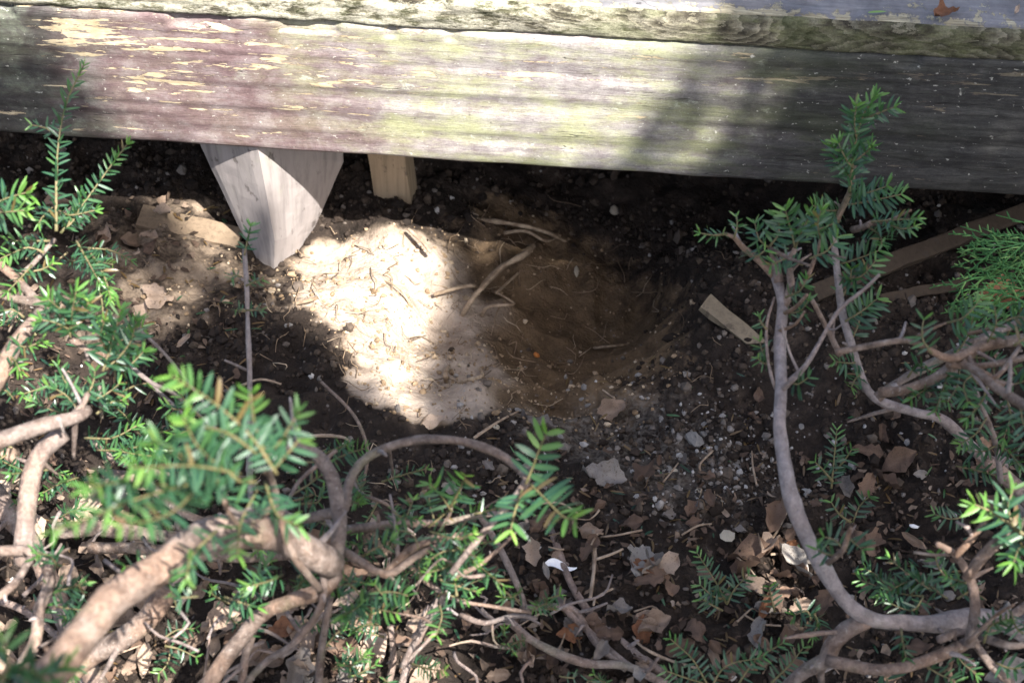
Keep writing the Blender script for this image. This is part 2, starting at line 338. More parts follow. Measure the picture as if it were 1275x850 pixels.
# ------------------------------------------------------------------ object kit
def link(name, me, mat=None, parent=None, loc=None):
    o = bpy.data.objects.new(name, me); COL.objects.link(o)
    if mat is not None and me is not None:
        for m in (mat if isinstance(mat, (list, tuple)) else [mat]):
            me.materials.append(MAT[m] if isinstance(m, str) else m)
    if parent is not None: o.parent = parent
    if loc is not None: o.location = loc
    return o
def tag(o, label=None, cat=None, group=None, kind=None):
    if label: o['label'] = label
    if cat: o['category'] = cat
    if group: o['group'] = group
    if kind: o['kind'] = kind
    return o
def thing(name, label, cat, loc=(0, 0, 0), group=None):
    return tag(link(name, None, loc=loc), label, cat, group)
def mesh(name, V, Fc, smooth=True, attrs=None):
    me = bpy.data.meshes.new(name); V = np.asarray(V, np.float32); Fc = np.asarray(Fc, np.int32)
    nv, nf, k = len(V), len(Fc), Fc.shape[1]
    me.vertices.add(nv); me.vertices.foreach_set('co', V.ravel())
    me.loops.add(nf * k); me.loops.foreach_set('vertex_index', Fc.ravel())
    me.polygons.add(nf); me.polygons.foreach_set('loop_start', np.arange(nf, dtype=np.int32) * k)
    me.polygons.foreach_set('loop_total', np.full(nf, k, np.int32))
    me.polygons.foreach_set('use_smooth', np.full(nf, smooth, bool))
    for an, (typ, dat) in (attrs or {}).items():
        a = me.attributes.new(an, typ, 'POINT'); dat = np.asarray(dat, np.float32)
        a.data.foreach_set('color' if typ == 'FLOAT_COLOR' else 'value', dat.ravel())
    me.update(calc_edges=True); me.validate(); return me
def grid_faces(nx, ny):
    i = np.arange(nx * ny).reshape(ny, nx)
    return np.stack([i[:-1, :-1], i[:-1, 1:], i[1:, 1:], i[1:, :-1]], -1).reshape(-1, 4)

def spline(pts, rad, step=.008):
    pts = [np.array(p, float) for p in pts]; n = len(pts); out, ro = [], []
    if n == 2: pts = [pts[0], (pts[0] + pts[1]) / 2, pts[1]]; rad = [rad[0], (rad[0] + rad[1]) / 2, rad[1]]; n = 3
    for i in range(n - 1):
        p0 = pts[i - 1] if i else 2 * pts[0] - pts[1]; p1, p2 = pts[i], pts[i + 1]
        p3 = pts[i + 2] if i + 2 < n else 2 * pts[-1] - pts[-2]
        m = max(2, int(np.linalg.norm(p2 - p1) / step))
        for j in range(m):
            t = j / m; t2, t3 = t * t, t * t * t
            out.append(.5 * (2 * p1 + (p2 - p0) * t + (2 * p0 - 5 * p1 + 4 * p2 - p3) * t2 + (3 * p1 - p0 - 3 * p2 + p3) * t3))
            ro.append(rad[i] * (1 - t) + rad[i + 1] * t)
    out.append(pts[-1]); ro.append(rad[-1])
    return np.array(out), np.array(ro)
def tube_arrays(C, r, sides=8, knob=.12, seed=0, cap=True):
    n = len(C); T = np.gradient(C, axis=0); T /= np.linalg.norm(T, axis=1)[:, None] + 1e-9
    ref = np.array([0, 0, 1.]) if abs(T[0][2]) < .9 else np.array([1., 0, 0])
    N = np.cross(T[0], ref); N /= np.linalg.norm(N); V = []
    a = np.arange(sides) * 2 * np.pi / sides
    lr = np.random.default_rng(seed)
    kn = 1 + (np.interp(np.arange(n), np.arange(0, n + 9, 9), lr.normal(0, .05, len(np.arange(0, n + 9, 9)))) if knob > .05 else 0) + knob * (np.interp(np.arange(n), np.arange(0, n + 3, 3), lr.normal(0, .7, len(np.arange(0, n + 3, 3)))))
    for i in range(n):
        N = N - T[i] * np.dot(N, T[i]); N /= np.linalg.norm(N) + 1e-9; B = np.cross(T[i], N)
        rr = r[i] * kn[i] * (1 + knob * .45 * lr.normal(0, .6, sides))
        V.append(C[i] + (np.cos(a) * rr)[:, None] * N + (np.sin(a) * rr)[:, None] * B)
    V = np.concatenate(V); i = np.arange(n * sides).reshape(n, sides); j = np.roll(i, -1, 1)
    Fc = np.stack([i[:-1], j[:-1], j[1:], i[1:]], -1).reshape(-1, 4)
    if cap:
        V = np.concatenate([V, C[:1], C[-1:] + T[-1:] * r[-1] * .4]); c0, c1 = len(V) - 2, len(V) - 1
        e0 = np.stack([j[0], i[0], np.full(sides, c0), np.full(sides, c0)], -1); e1 = np.stack([i[-1], j[-1], np.full(sides, c1), np.full(sides, c1)], -1)
        return V, Fc, np.concatenate([e0, e1])[:, :3]
    return V, Fc, None
def tube_mesh(name, C, r, sides=8, knob=.12, seed=0, grey=0.):
    V, Fc, cp = tube_arrays(C, r, sides, knob, seed)
    tri = np.concatenate([Fc[:, [0, 1, 2]], Fc[:, [0, 2, 3]], cp])
    return mesh(name, V, tri, True, {'grey': ('FLOAT', np.full(len(V), grey))})
def zlist(pts, z0, z1):
    out = []; n = len(pts)
    for i, p in enumerate(pts):
        z = p[2] if len(p) > 2 else z0 + (z1 - z0) * i / (n - 1)
        out.append(P(p[0], p[1], z))
    return out
_seed = [100]
def nid(): _seed[0] += 1; return _seed[0]
ALLB = []
def branch(parent, pts, z0, z1, w0, w1, grey=0., name='branch', step=.009, knob=.10):
    C = zlist(pts, z0, z1); n = len(C)
    rad = [wpx(C[i], w0 + (w1 - w0) * i / (n - 1)) / 2 for i in range(n)]
    S, r = spline(C, rad, step)
    lr = np.random.default_rng(nid())
    wob = np.stack([np.interp(np.arange(len(S)), np.arange(0, len(S) + 5, 5), lr.normal(0, 1, len(np.arange(0, len(S) + 5, 5)))) for _ in range(3)], 1)
    S = S + wob * (r * .22)[:, None]
    ALLB.append((parent, S, r))
    if w0 >= 7: stubs(parent, S, r, 1 + len(S) // 14, random.Random(nid()))
    return link(name, tube_mesh(name, S, r, 10 if w0 > 14 else 8 if w0 > 7 else 6, knob, nid(), grey), 'bark', parent)

def stubs(parent, S, r, n, lr):
    for _ in range(n):
        i = lr.randrange(2, max(3, len(S) - 2)); i = min(i, len(S) - 2); t = S[i + 1] - S[i]; t /= np.linalg.norm(t) + 1e-9
        o = np.cross(t, np.array([lr.gauss(0, 1), lr.gauss(0, 1), lr.gauss(0, 1)])); o /= np.linalg.norm(o) + 1e-9
        l = lr.choice([.006, .012, .03, .05]) * lr.uniform(.7, 1.2); d = o * .8 + t * lr.uniform(.1, .7)
        C, q = spline([S[i], S[i] + d * l * .5 + np.array([0, 0, lr.gauss(0, .003)]), S[i] + d * l + r[i] * o], [min(r[i] * .5, .003)] * 2 + [min(r[i] * .3, .0012)], .006)
        link('stub', tube_mesh('stub', C, q, 6, .2, nid(), lr.random()), 'bark', parent)
# needles ----------------------------------------------------------
_st = np.array([0, .10, .32, .62, .86, 1.0]); _hw = np.array([.30, .72, 1.0, .95, .62, .06])
def needle_proto(bend=.10, w=.056):
    V, tt = [], []
    for s, h in zip(_st, _hw):
        z = -bend * s * s
        V += [(-h * w, s, z + .014 * h), (0, s, z), (h * w, s, z + .014 * h)]; tt += [0., 1., 0.]
    Fc = []
    for i in range(5):
        a = i * 3; Fc += [(a, a + 1, a + 4, a + 3), (a + 1, a + 2, a + 5, a + 4)]
    return np.array(V), np.array(Fc), np.array(tt)
NP_ = [needle_proto(b, w) for b, w in ((.06, .090), (.14, .098), (-.05, .084), (.24, .092))]
NMESH = {}
def needle_mesh(v, shade, young):
    key = (v, shade, young)
    if key not in NMESH:
        V, Fc, tt = NP_[v]; c = np.stack([np.full(len(V), shade), tt, np.full(len(V), young), np.ones(len(V))], 1)
        me = mesh('needle', V, Fc, True, {'tint': ('FLOAT_COLOR', c)}); me.materials.append(MAT['needle']); NMESH[key] = me
    return NMESH[key]
def sprig(parent, pts, z0, z1, L=23, style='flat', w=4.5, gap=2.6, young=.15, single=False, bare=.0, grey=.2, tipb=True, up=None, shade=None, wide=1.0):
    """a leafy twig: wood tube with needles; L needle length in mm, gap mm between needles"""
    C = zlist(pts, z0, z1); n = len(C)
    rad = [wpx(C[i], w * (1 - .55 * i / (n - 1))) / 2 for i in range(n)]
    rad = [q * .72 for q in rad]; gap = gap * .84
    S, r = spline(C, rad, .006)
    tw = link('twig', tube_mesh('twig', S, r, 6, .15, nid(), grey), 'twig', parent)
    seg = np.linalg.norm(np.diff(S, axis=0), axis=1); cum = np.concatenate([[0], np.cumsum(seg)]); tot = cum[-1]
    lr = random.Random(nid()); d = tot * bare; side = 1; ang = lr.random() * 6.28
    Vs, Fs, Cs, off = [], [], [], 0
    viewup = Vector((0, -.55, .83)) if up is None else Vector(up)
    while d < tot + .002:
        f = min(d / tot, 1.); i = min(int(np.searchsorted(cum, d)), len(S) - 1); i = max(i, 1)
        p = Vector(S[min(i, len(S) - 1)]); t = Vector(S[i] - S[i - 1]).normalized()
        sv = t.cross(viewup); sv = sv.normalized() if sv.length > .1 else t.orthogonal().normalized(); nv = sv.cross(t).normalized()
        fwd = .35 + .9 * f ** 3 + lr.gauss(0, .14)
        if style == 'flat':
            a = lr.gauss(0.25, .30); o = sv * side * math.cos(a) + nv * math.sin(a); side = -side
        else:
            ang += 2.4 + lr.gauss(0, .3); o = sv * math.cos(ang) + nv * math.sin(ang)
        dr = (o + t * fwd).normalized()
        ll = L * .00090 * (1 - .40 * f ** 4) * (.65 + .35 * min(1, f * 5 + .3)) * lr.uniform(.78, 1.12)
        # blade frame: y = along, z = face
        zf = nv - dr * nv.dot(dr)
        if zf.length < .2: zf = viewup - dr * viewup.dot(dr)
        zf = (zf.normalized() + Vector((lr.gauss(0, .3), lr.gauss(0, .3), .25 + lr.gauss(0, .3)))); zf = (zf - dr * zf.dot(dr)).normalized()
        xf = dr.cross(zf) * wide
        yg = min(1., max(0., (f - .72) * 2.2 + young + lr.gauss(0, .08)))
        sh = lr.betavariate(2, 2.4) * .93 if shade is None else min(.93, max(0, lr.gauss(shade, .18)))
        if lr.random() < .018: sh, yg = 1., 0.
        v = lr.randrange(4)
        if single:
            me = needle_mesh(v, round(sh * 4) / 4, round(yg * 3) / 3); o_ = link('needle', me, None, tw)
            o_.matrix_local = Matrix(((xf.x * ll, dr.x * ll, zf.x * ll, p.x), (xf.y * ll, dr.y * ll, zf.y * ll, p.y), (xf.z * ll, dr.z * ll, zf.z * ll, p.z), (0, 0, 0, 1)))
        else:
            V, Fc, tt = NP_[v]; A = np.array([xf, dr, zf]) * ll
            Vs.append(V @ A + np.array(p)); Fs.append(Fc + off); off += len(V)
            Cs.append(np.stack([np.full(len(V), sh), tt, np.full(len(V), yg), np.ones(len(V))], 1))
        d += gap * .001 * lr.uniform(.6, 1.4)
    if Vs:
        o_ = link('needles', mesh('needles', np.concatenate(Vs), np.concatenate(Fs), True, {'tint': ('FLOAT_COLOR', np.concatenate(Cs))}), 'needle', tw)
        tag(o_, kind='stuff')
    return tw

# ================================================================== THE SETTING: ground
def axis(a, b, st, far):
    c = list(np.arange(a, b, st)); s = st; x = c[-1]; hi = []
    while x < far: s *= 1.25; x += s; hi.append(x)
    s = st; x = a; lo = []
    while x > -far: s *= 1.25; x -= s; lo.append(x)
    return np.array(lo[::-1] + c + hi)
gx = axis(-.85, .85, .0042, 120); gy = axis(.82, 2.25, .0042, 120)
XX, YY = np.meshgrid(gx, gy); ZZ = gz(XX, YY)
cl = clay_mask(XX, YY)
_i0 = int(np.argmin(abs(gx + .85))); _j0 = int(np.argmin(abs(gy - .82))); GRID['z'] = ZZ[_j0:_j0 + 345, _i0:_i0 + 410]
inpit = bank(XX, YY)     # pale earth weight on the bank, also brightening its sun patch in the colour
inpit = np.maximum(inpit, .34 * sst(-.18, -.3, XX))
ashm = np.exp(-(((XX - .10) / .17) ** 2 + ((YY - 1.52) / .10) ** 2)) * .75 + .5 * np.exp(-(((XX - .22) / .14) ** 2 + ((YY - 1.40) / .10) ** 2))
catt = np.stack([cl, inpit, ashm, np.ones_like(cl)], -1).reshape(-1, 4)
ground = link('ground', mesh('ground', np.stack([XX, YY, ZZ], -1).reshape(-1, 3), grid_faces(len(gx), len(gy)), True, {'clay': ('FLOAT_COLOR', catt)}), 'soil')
tag(ground, kind='structure')

# ================================================================== DECK
def rect_grid(nu, nv, fn):
    u, v = np.meshgrid(np.linspace(0, 1, nu), np.linspace(0, 1, nv)); return fn(u, v), grid_faces(nu, nv)
deck = thing('timber_deck', 'weathered timber deck edge with peeling maroon paint and green algae above the dug hole', 'deck', PIV - Vector((0, 0, DZ0)))
deck.rotation_euler = (0, 0, DROT)
FH = DZ1 - DZ0; FT = .042
def fascia():
    nu = 760; prof = []                                  # closed profile y,z from bottom back round the front to the top back
    prof += [(FT, 0)] + [(y, 0) for y in (.02, .006)] + [(.0015, .0012), (0, .005)]
    prof += [(0, z) for z in np.linspace(.010, FH - .008, 46)] + [(.0012, FH - .003), (.005, FH), (.02, FH), (FT, FH + .0)]
    prof = np.array(prof); m = len(prof); x = np.linspace(-2.2, 2.2, nu * 2)
    X, J = np.meshgrid(x, np.arange(m)); Yp = prof[J, 0].copy(); Zp = prof[J, 1].copy()
    front = (Yp < .012)
    Yp += front * ((vn(X * .6, Zp * 9, 6, 41) - .5) * .004 + (vn(X * .5, Zp * 40, 10, 42) - .5) * .0016)
    tope = (Zp > FH - .012) & front
    chip = sst(.55, .8, vn(X, X * 0, 28, 44)) * .006
    Yp += tope * chip; Zp -= tope * chip * .8
    bot = (Zp < .008); Zp += bot * (vn(X, X * 0, 18, 45) - .5) * .003
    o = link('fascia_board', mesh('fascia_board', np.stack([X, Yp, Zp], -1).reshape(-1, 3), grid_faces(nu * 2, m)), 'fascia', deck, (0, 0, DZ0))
    return o
fascia()
BT = .042                                                # deck board thickness
def deck_board(x0, x1, y0, w, seed):
    """long board laid along the edge; profile runs up the worn nose and back over the top"""
    nu = int((x1 - x0) / .005) if y0 < .05 else 60
    prof = [(.006, 0.0)] + [(.0, z) for z in np.linspace(.002, BT - .012, 9)]
    prof += [(.0008, BT - .008), (.003, BT - .004), (.007, BT - .0012), (.012, BT)] + [(y, BT) for y in np.linspace(.018, w, 16)] + [(w, 0.0), (.006, 0.0)]
    ne = 13; prof = np.array(prof); m = len(prof); x = np.linspace(x0, x1, nu)
    X, J = np.meshgrid(x, np.arange(m)); Yp = prof[J, 0].copy(); Zp = prof[J, 1].copy(); body = J < m - 2
    endm = (J > 0) & (J < ne)
    Yp += endm * ((vn(X * .3, Zp * 3, 30, 51) - .5) * .003 + (vn(X * .4, Zp * 1.5, 90, 52) - .5) * .0035 + (vn(X, Zp, 200, 55) - .5) * .002)
    wear = sst(.45, .85, vn(X, X * 0, 9, 53)) * .005 + sst(.5, .8, vn(X, X * 0, 34, 56)) * .004
    rim = (J >= ne - 4) & (J <= ne + 1); Yp += rim * wear * .7; Zp -= rim * wear * .75
    Zp += (vn(X, Yp * 3, 30, 54) - .5) * .0024 * ((J >= ne) & body)
    V = np.stack([X, Yp, Zp], -1).reshape(-1, 3)
    me = mesh('deck_board', V, grid_faces(nu, m)); import bmesh
    bm = bmesh.new(); bm.from_mesh(me); bm.verts.ensure_lookup_table()
    bm.faces.new([bm.verts[j * nu] for j in range(m - 1)][::-1]); bm.faces.new([bm.verts[j * nu + nu - 1] for j in range(m - 1)])
    bm.to_mesh(me); bm.free()
    o = link('deck_board', me, ['top', 'end'], deck, (0, y0, DZ1 + .0002))
    idx = np.zeros(len(me.polygons), np.int32); idx[:(nu - 1) * (ne - 1)] = 1; me.polygons.foreach_set('material_index', idx)
    return o
deck_board(-2.2, 2.2, .0012, .142, 1)
for q in range(12): deck_board(-2.2, 2.2, .152 + q * .15, .144, 3 + q)
DTOP = DZ1 + BT + .0015
def on_deck(px, py, off=.0): return P(px, py, DTOP + off)

# ------------------------------------------------------------------ timbers under the deck
def prism(name, rings, mat, label=None, cat=None, parent=None, sub=10, rough=.0016):
    """rings: list of equal-length point rings (3D); lofted, closed, origin at the lowest ring's centre"""
    rings = [np.array([np.array(p) for p in r]) for r in rings]; k = len(rings[0]); es = 7
    full = []
    for a in range(len(rings) - 1):
        for s in range(sub): full.append(rings[a] + (rings[a + 1] - rings[a]) * s / sub)
    full.append(rings[-1]); V = []
    for ri, r in enumerate(full):
        c = r.mean(0)
        for e in range(k):
            p, q = r[e], r[(e + 1) % k]
            for s in range(es):
                t = s / es; pt = p + (q - p) * t
                if s == 0: pt = pt + (c - pt) * .03
                V.append(pt)
    V = np.array(V); O = full[0].mean(0).copy(); m = k * es; n = len(full)
    nz = np.stack([vn(V[:, 0] + V[:, 2], V[:, 1] - V[:, 2], 60, 60 + j) - .5 for j in range(3)], 1); V = V + nz * rough * 2
    i = np.arange(n * m).reshape(n, m); j = np.roll(i, -1, 1); Fc = np.stack([i[:-1], j[:-1], j[1:], i[1:]], -1).reshape(-1, 4)
    V = np.concatenate([V, full[0].mean(0)[None], full[-1].mean(0)[None]]); c0, c1 = len(V) - 2, len(V) - 1
    tri = np.concatenate([Fc[:, [0, 1, 2]], Fc[:, [0, 2, 3]], np.stack([j[0], i[0], np.full(m, c0)], -1), np.stack([i[-1], j[-1], np.full(m, c1)], -1)])
    o = link(name, mesh(name, V - O, tri, False), mat, parent, Vector(O))
    if label: tag(o, label, cat)
    return o
# pointed stake behind the fascia, its corner towards us: left, front, right, back edge
def stk(px_l, px_f, px_r, bf, bl, br):
    l = PF(*px_l, bl); f = PF(*px_f, bf); r = PF(*px_r, br); b = l + r - f
    return [l, f, r, b]
t0 = stk((240, 184), (321, 188), (433, 196), .004, .044, .115)
t1 = stk((296, 283), (342, 300), (392, 286), .012, .040, .098)
tt_ = stk((326, 333), (341, 339), (362, 339), .020, .026, .055)
ring_top = [Vector((p.x, p.y, max(p.z, DZ0 - .001))) + Vector((0, 0, .0)) for p in t0]; t0 = [Vector((p.x, p.y, DZ0 - .004 if i in (0, 1) else p.z)) for i, p in enumerate(t0)]
ring_top = [Vector((p.x, p.y, DZ0 - .001)) for p in t0]; t0 = [a + (b - a) * .06 if i in (2, 3) else a for i, (a, b) in enumerate(zip(t0, t1))]
prism('pointed_stake', [tt_, t1, t0, ring_top], 'stake', 'pale weathered wooden stake with pointed lower end hanging below the fascia', 'stake', rough=.0004)
def post(name, c0, w, d, z0, z1, rz, tilt, mat, label, cat, taper=1.0):
    ex = Vector((math.cos(rz), math.sin(rz), 0)); ey = Vector((-math.sin(rz), math.cos(rz), 0)); rings = []
    for z, s in ((z0, taper), (z1, 1.)):
        c = Vector((c0.x, c0.y, z)) + ex * tilt * (z - z0)
        rings.append([c - ex * w * s / 2 - ey * d * s / 2, c + ex * w * s / 2 - ey * d * s / 2, c + ex * w * s / 2 + ey * d * s / 2, c - ex * w * s / 2 + ey * d * s / 2])
    return prism(name, rings, mat, label, cat)
pb = P(498, 262, -.03)
post('support_post', pb + Vector((.006, .03, 0)), .060, .05, -.20, DZ1 - .004, R(-9), -.07, 'post', 'short pale support post under the deck right of the pointed stake', 'post', .82)
pb2 = PF(462, 222, .24)
post('batten', pb2 + Vector((0, .02, 0)), .020, .03, pb2.z, DZ1 - .004, R(-6), -.1, 'post', 'thin pale batten hanging beside the short support post', 'batten')
def plank(name, a, b, w, t, mat, label, cat, up=(0, 0, 1), tipcut=0.0):
    a, b = Vector(a), Vector(b); d = (b - a).normalized(); s = d.cross(Vector(up)).normalized(); u = s.cross(d).normalized()
    def ring(c, sh=0): return [c - s * w / 2 - u * t / 2 + d * sh, c + s * w / 2 - u * t / 2, c + s * w / 2 + u * t / 2, c - s * w / 2 + u * t / 2 + d * sh]
    return prism(name, [ring(a, tipcut), ring(b)], mat, label, cat, sub=14)
plank('timber_beam', G(1010, 366, .02), G(1310, 250, .05), .022, .026, 'lumber', 'long brown timber lying diagonally in the dark under the deck', 'timber', (0, -.6, .8))
plank('timber_offcut', G(1095, 374, -.002), G(1205, 352, .0), .014, .010, 'lumber', 'short dark board lying below the long brown timber', 'board', (0, -.6, .8))
plank('wooden_stake_scrap', G(950, 434, .000), G(878, 376, .030), .021, .012, 'grey', 'broken grey lath poking out of the black soil left of the right yew', 'lath', (.3, -.6, .7), .02)
plank('half_buried_board', G(175, 272, .004), G(300, 300, .000), .034, .02, 'tanboard', 'tan board half buried in the soil behind the pointed stake', 'board', (0, -.3, 1))

# ================================================================== RIGHT YEW
RY = thing('yew_shrub', 'yew shrub with tall grey stems and dark needles on the right', 'shrub', G(1240, 800))
B = lambda *a, **k: branch(RY, *a, **k)
B([(1330, 800, .02), (1260, 778, .06), (1200, 770, .10), (1130, 776, .13), (1080, 772, .15), (1048, 748, .17), (1020, 702, .20), (995, 652, .23), (979, 600, .255), (973, 540, .275), (971, 480, .29), (974, 420, .305), (975, 380, .315), (967, 345, .325)], 0, 0, 25, 14, .85)
B([(1080, 772, .15), (1050, 786, .13), (1033, 805, .11), (1027, 822, .10), (1003, 834, .08), (975, 858, .05)], 0, 0, 22, 14, .25)
B([(1030, 822), (1062, 829), (1100, 834), (1140, 826), (1190, 806), (1216, 790), (1245, 772), (1290, 745)], .12, .16, 16, 13, .1)
B([(1208, 804), (1213, 762), (1207, 722), (1192, 692), (1180, 684), (1168, 677)], .15, .30, 15, 7, .2)
B([(1190, 690), (1212, 668), (1228, 648), (1245, 636)], .27, .33, 11, 8)
B([(1203, 722), (1226, 692), (1258, 664), (1300, 640)], .24, .32, 13, 16, .1)
B([(1252, 575, .03), (1227, 572, .06), (1200, 543, .11), (1169, 519, .15), (1138, 512, .17), (1091, 495, .19), (1072, 468, .21), (1060, 427, .24), (1050, 390, .26), (1043, 335, .29), (1036, 286, .32)], 0, 0, 16, 9, .8)
B([(1350, 700, .0), (1290, 630, .02), (1245, 585, .05), (1227, 572, .06)], 0, 0, 20, 17, .3)
B([(1042, 438), (1085, 431), (1130, 425), (1160, 438), (1186, 448), (1230, 428), (1290, 420)], .38, .34, 8, 13)
B([(1093, 488), (1125, 486), (1160, 474), (1190, 454), (1215, 437), (1250, 428), (1300, 422)], .26, .34, 13, 11)
B([(1091, 495), (1120, 474), (1160, 452), (1200, 432), (1240, 414), (1290, 395)], .21, .30, 12, 11, .3)
B([(1180, 452), (1222, 456), (1290, 443)], .34, .36, 10, 8)
B([(1190, 450), (1215, 462), (1240, 482), (1300, 520)], .34, .40, 9, 13)
B([(1205, 440), (1222, 470), (1242, 468), (1270, 432)], .35, .38, 7, 6)
B([(981, 478), (1003, 456), (1024, 420), (1045, 385), (1074, 362), (1095, 342)], .29, .40, 8, 4, .6)
B([(1045, 442), (1027, 402), (1012, 374)], .25, .34, 8, 6, .3)
B([(966, 483), (957, 452), (955, 405), (965, 370)], .29, .33, 5, 3, .3)
B([(967, 347), (948, 327), (925, 309), (914, 296), (900, 290)], .325, .37, 11, 4)
B([(970, 352), (962, 318), (957, 308)], .325, .36, 14, 7, .3)
B([(975, 385), (985, 352), (982, 330), (990, 310)], .315, .36, 11, 6, .2)
B([(982, 362), (1003, 348), (1015, 318), (1022, 298)], .33, .38, 7, 5)
B([(972, 392), (990, 382), (1005, 366)], .31, .37, 6, 4); B([(968, 412), (990, 404), (1002, 388)], .31, .36, 5, 3)
B([(960, 312), (985, 322), (1008, 330)], .36, .39, 6, 3)
B([(1036, 290), (1047, 262), (1057, 240), (1062, 205)], .32, .37, 9, 7)
B([(1062, 285), (1075, 282), (1085, 276)], .34, .37, 9, 7); B([(1080, 280), (1105, 276), (1135, 262)], .36, .39, 6, 3)
B([(1213, 484), (1228, 520), (1240, 555), (1247, 600)], .30, .10, 8, 7, .6)
B([(1135, 425), (1160, 410), (1178, 402)], .36, .38, 6, 3); B([(1205, 416), (1228, 410), (1243, 405)], .34, .36, 5, 4)
B([(1030, 700), (1050, 684), (1056, 665), (1060, 657)], .24, .30, 7, 5)
B([(1170, 796), (1200, 790), (1235, 830), (1260, 850)], .16, .10, 11, 9, .2); B([(1220, 790), (1255, 803), (1290, 800)], .16, .2, 10, 8, .2)
B([(1205, 800), (1240, 765), (1262, 752)], .17, .24, 7, 4); B([(1190, 806), (1182, 832), (1190, 855)], .14, .08, 7, 6)
B([(1028, 826), (1022, 842), (1026, 870)], .1, .03, 9, 8, .2)
Sg = lambda pts, z0, z1, **k: sprig(RY, pts, z0, z1, **k)
# top shoot
Sg([(1058, 240), (1061, 205), (1066, 172), (1074, 146), (1090, 120)], .365, .43, style='round', L=25, gap=1.7, w=6, grey=0)
Sg([(1066, 172), (1064, 152), (1066, 132)], .40, .44, style='round', L=22, gap=1.8)
Sg([(1074, 150), (1096, 140), (1113, 134)], .41, .43, style='round', L=21, gap=1.8)
Sg([(1062, 210), (1052, 196), (1044, 178)], .38, .41, style='round', L=23, gap=1.8)
Sg([(1060, 225), (1040, 195), (1036, 182)], .37, .40, style='round', L=22, gap=2)
Sg([(1060, 205), (1078, 190), (1085, 182)], .38, .41, style='round', L=19, gap=2)
Sg([(1057, 245), (1080, 240), (1104, 232)], .36, .39, L=22, gap=2); Sg([(1055, 255), (1085, 250), (1122, 242)], .36, .38, L=23, gap=2)
Sg([(1085, 276), (1110, 274), (1142, 272)], .37, .39, style='round', L=20, gap=2.2); Sg([(1075, 280), (1095, 292), (1098, 305)], .35, .37, L=20, gap=2.4)
Sg([(1100, 276), (1122, 285), (1138, 282)], .37, .39, style='round', L=17, gap=2.2)
Sg([(1047, 262), (1028, 262), (1012, 256)], .33, .36, L=23, gap=2); Sg([(1045, 275), (1020, 285), (1000, 282)], .33, .36, L=23, gap=2)
Sg([(1022, 298), (1018, 280), (1022, 262)], .38, .41, style='round', L=22, gap=2.0); Sg([(990, 310), (984, 284), (978, 262)], .36, .40, L=24, gap=2.0)
Sg([(990, 308), (1000, 285), (1008, 268)], .36, .39, L=24, gap=2.0); Sg([(957, 308), (970, 290), (968, 270)], .36, .39, L=22, gap=2.2)
Sg([(957, 308), (945, 298), (940, 278)], .36, .38, L=19, gap=2.2, style='round'); Sg([(914, 296), (918, 282), (917, 270)], .37, .39, L=14, gap=2.5, style='round')
Sg([(905, 291), (888, 293), (872, 290)], .37, .385, L=15, gap=3, style='round', young=.5); Sg([(930, 312), (940, 320), (952, 312)], .35, .37, L=18, gap=2.6)
Sg([(1000, 330), (980, 322), (960, 330)], .35, .36, L=20, gap=2.4); Sg([(1008, 322), (1030, 312), (1042, 296)], .37, .39, L=24, gap=2)
Sg([(1043, 330), (1068, 322), (1094, 312)], .29, .31, L=25, gap=2.2); Sg([(1046, 345), (1070, 345), (1090, 325)], .28, .31, L=23, gap=2.6)
Sg([(1048, 372), (1058, 350), (1060, 335)], .27, .3, L=20, gap=3); Sg([(1052, 400), (1072, 388), (1092, 372)], .26, .28, L=25, gap=2.4)
Sg([(1060, 425), (1070, 400), (1075, 380)], .24, .27, L=22, gap=2.8)
Sg([(978, 370), (996, 362), (1004, 348)], .33, .36, style='round', L=18, gap=2.2); Sg([(976, 392), (998, 386), (1006, 374)], .31, .34, style='round', L=16, gap=2.4)
Sg([(958, 448), (950, 440), (946, 425)], .29, .30, L=18, gap=2.4, style='round'); Sg([(955, 410), (948, 402), (945, 394)], .32, .33, L=13, gap=2.4, style='round')
Sg([(984, 476), (994, 478), (1006, 470)], .29, .30, L=19, gap=2.2, shade=.25); Sg([(960, 452), (950, 452), (944, 446)], .29, .30, L=14, gap=2.4)
Sg([(1072, 450), (1058, 452), (1040, 450)], .22, .24, L=20, gap=2.4); Sg([(1078, 462), (1066, 470), (1060, 482)], .21, .22, L=18, gap=2.6)
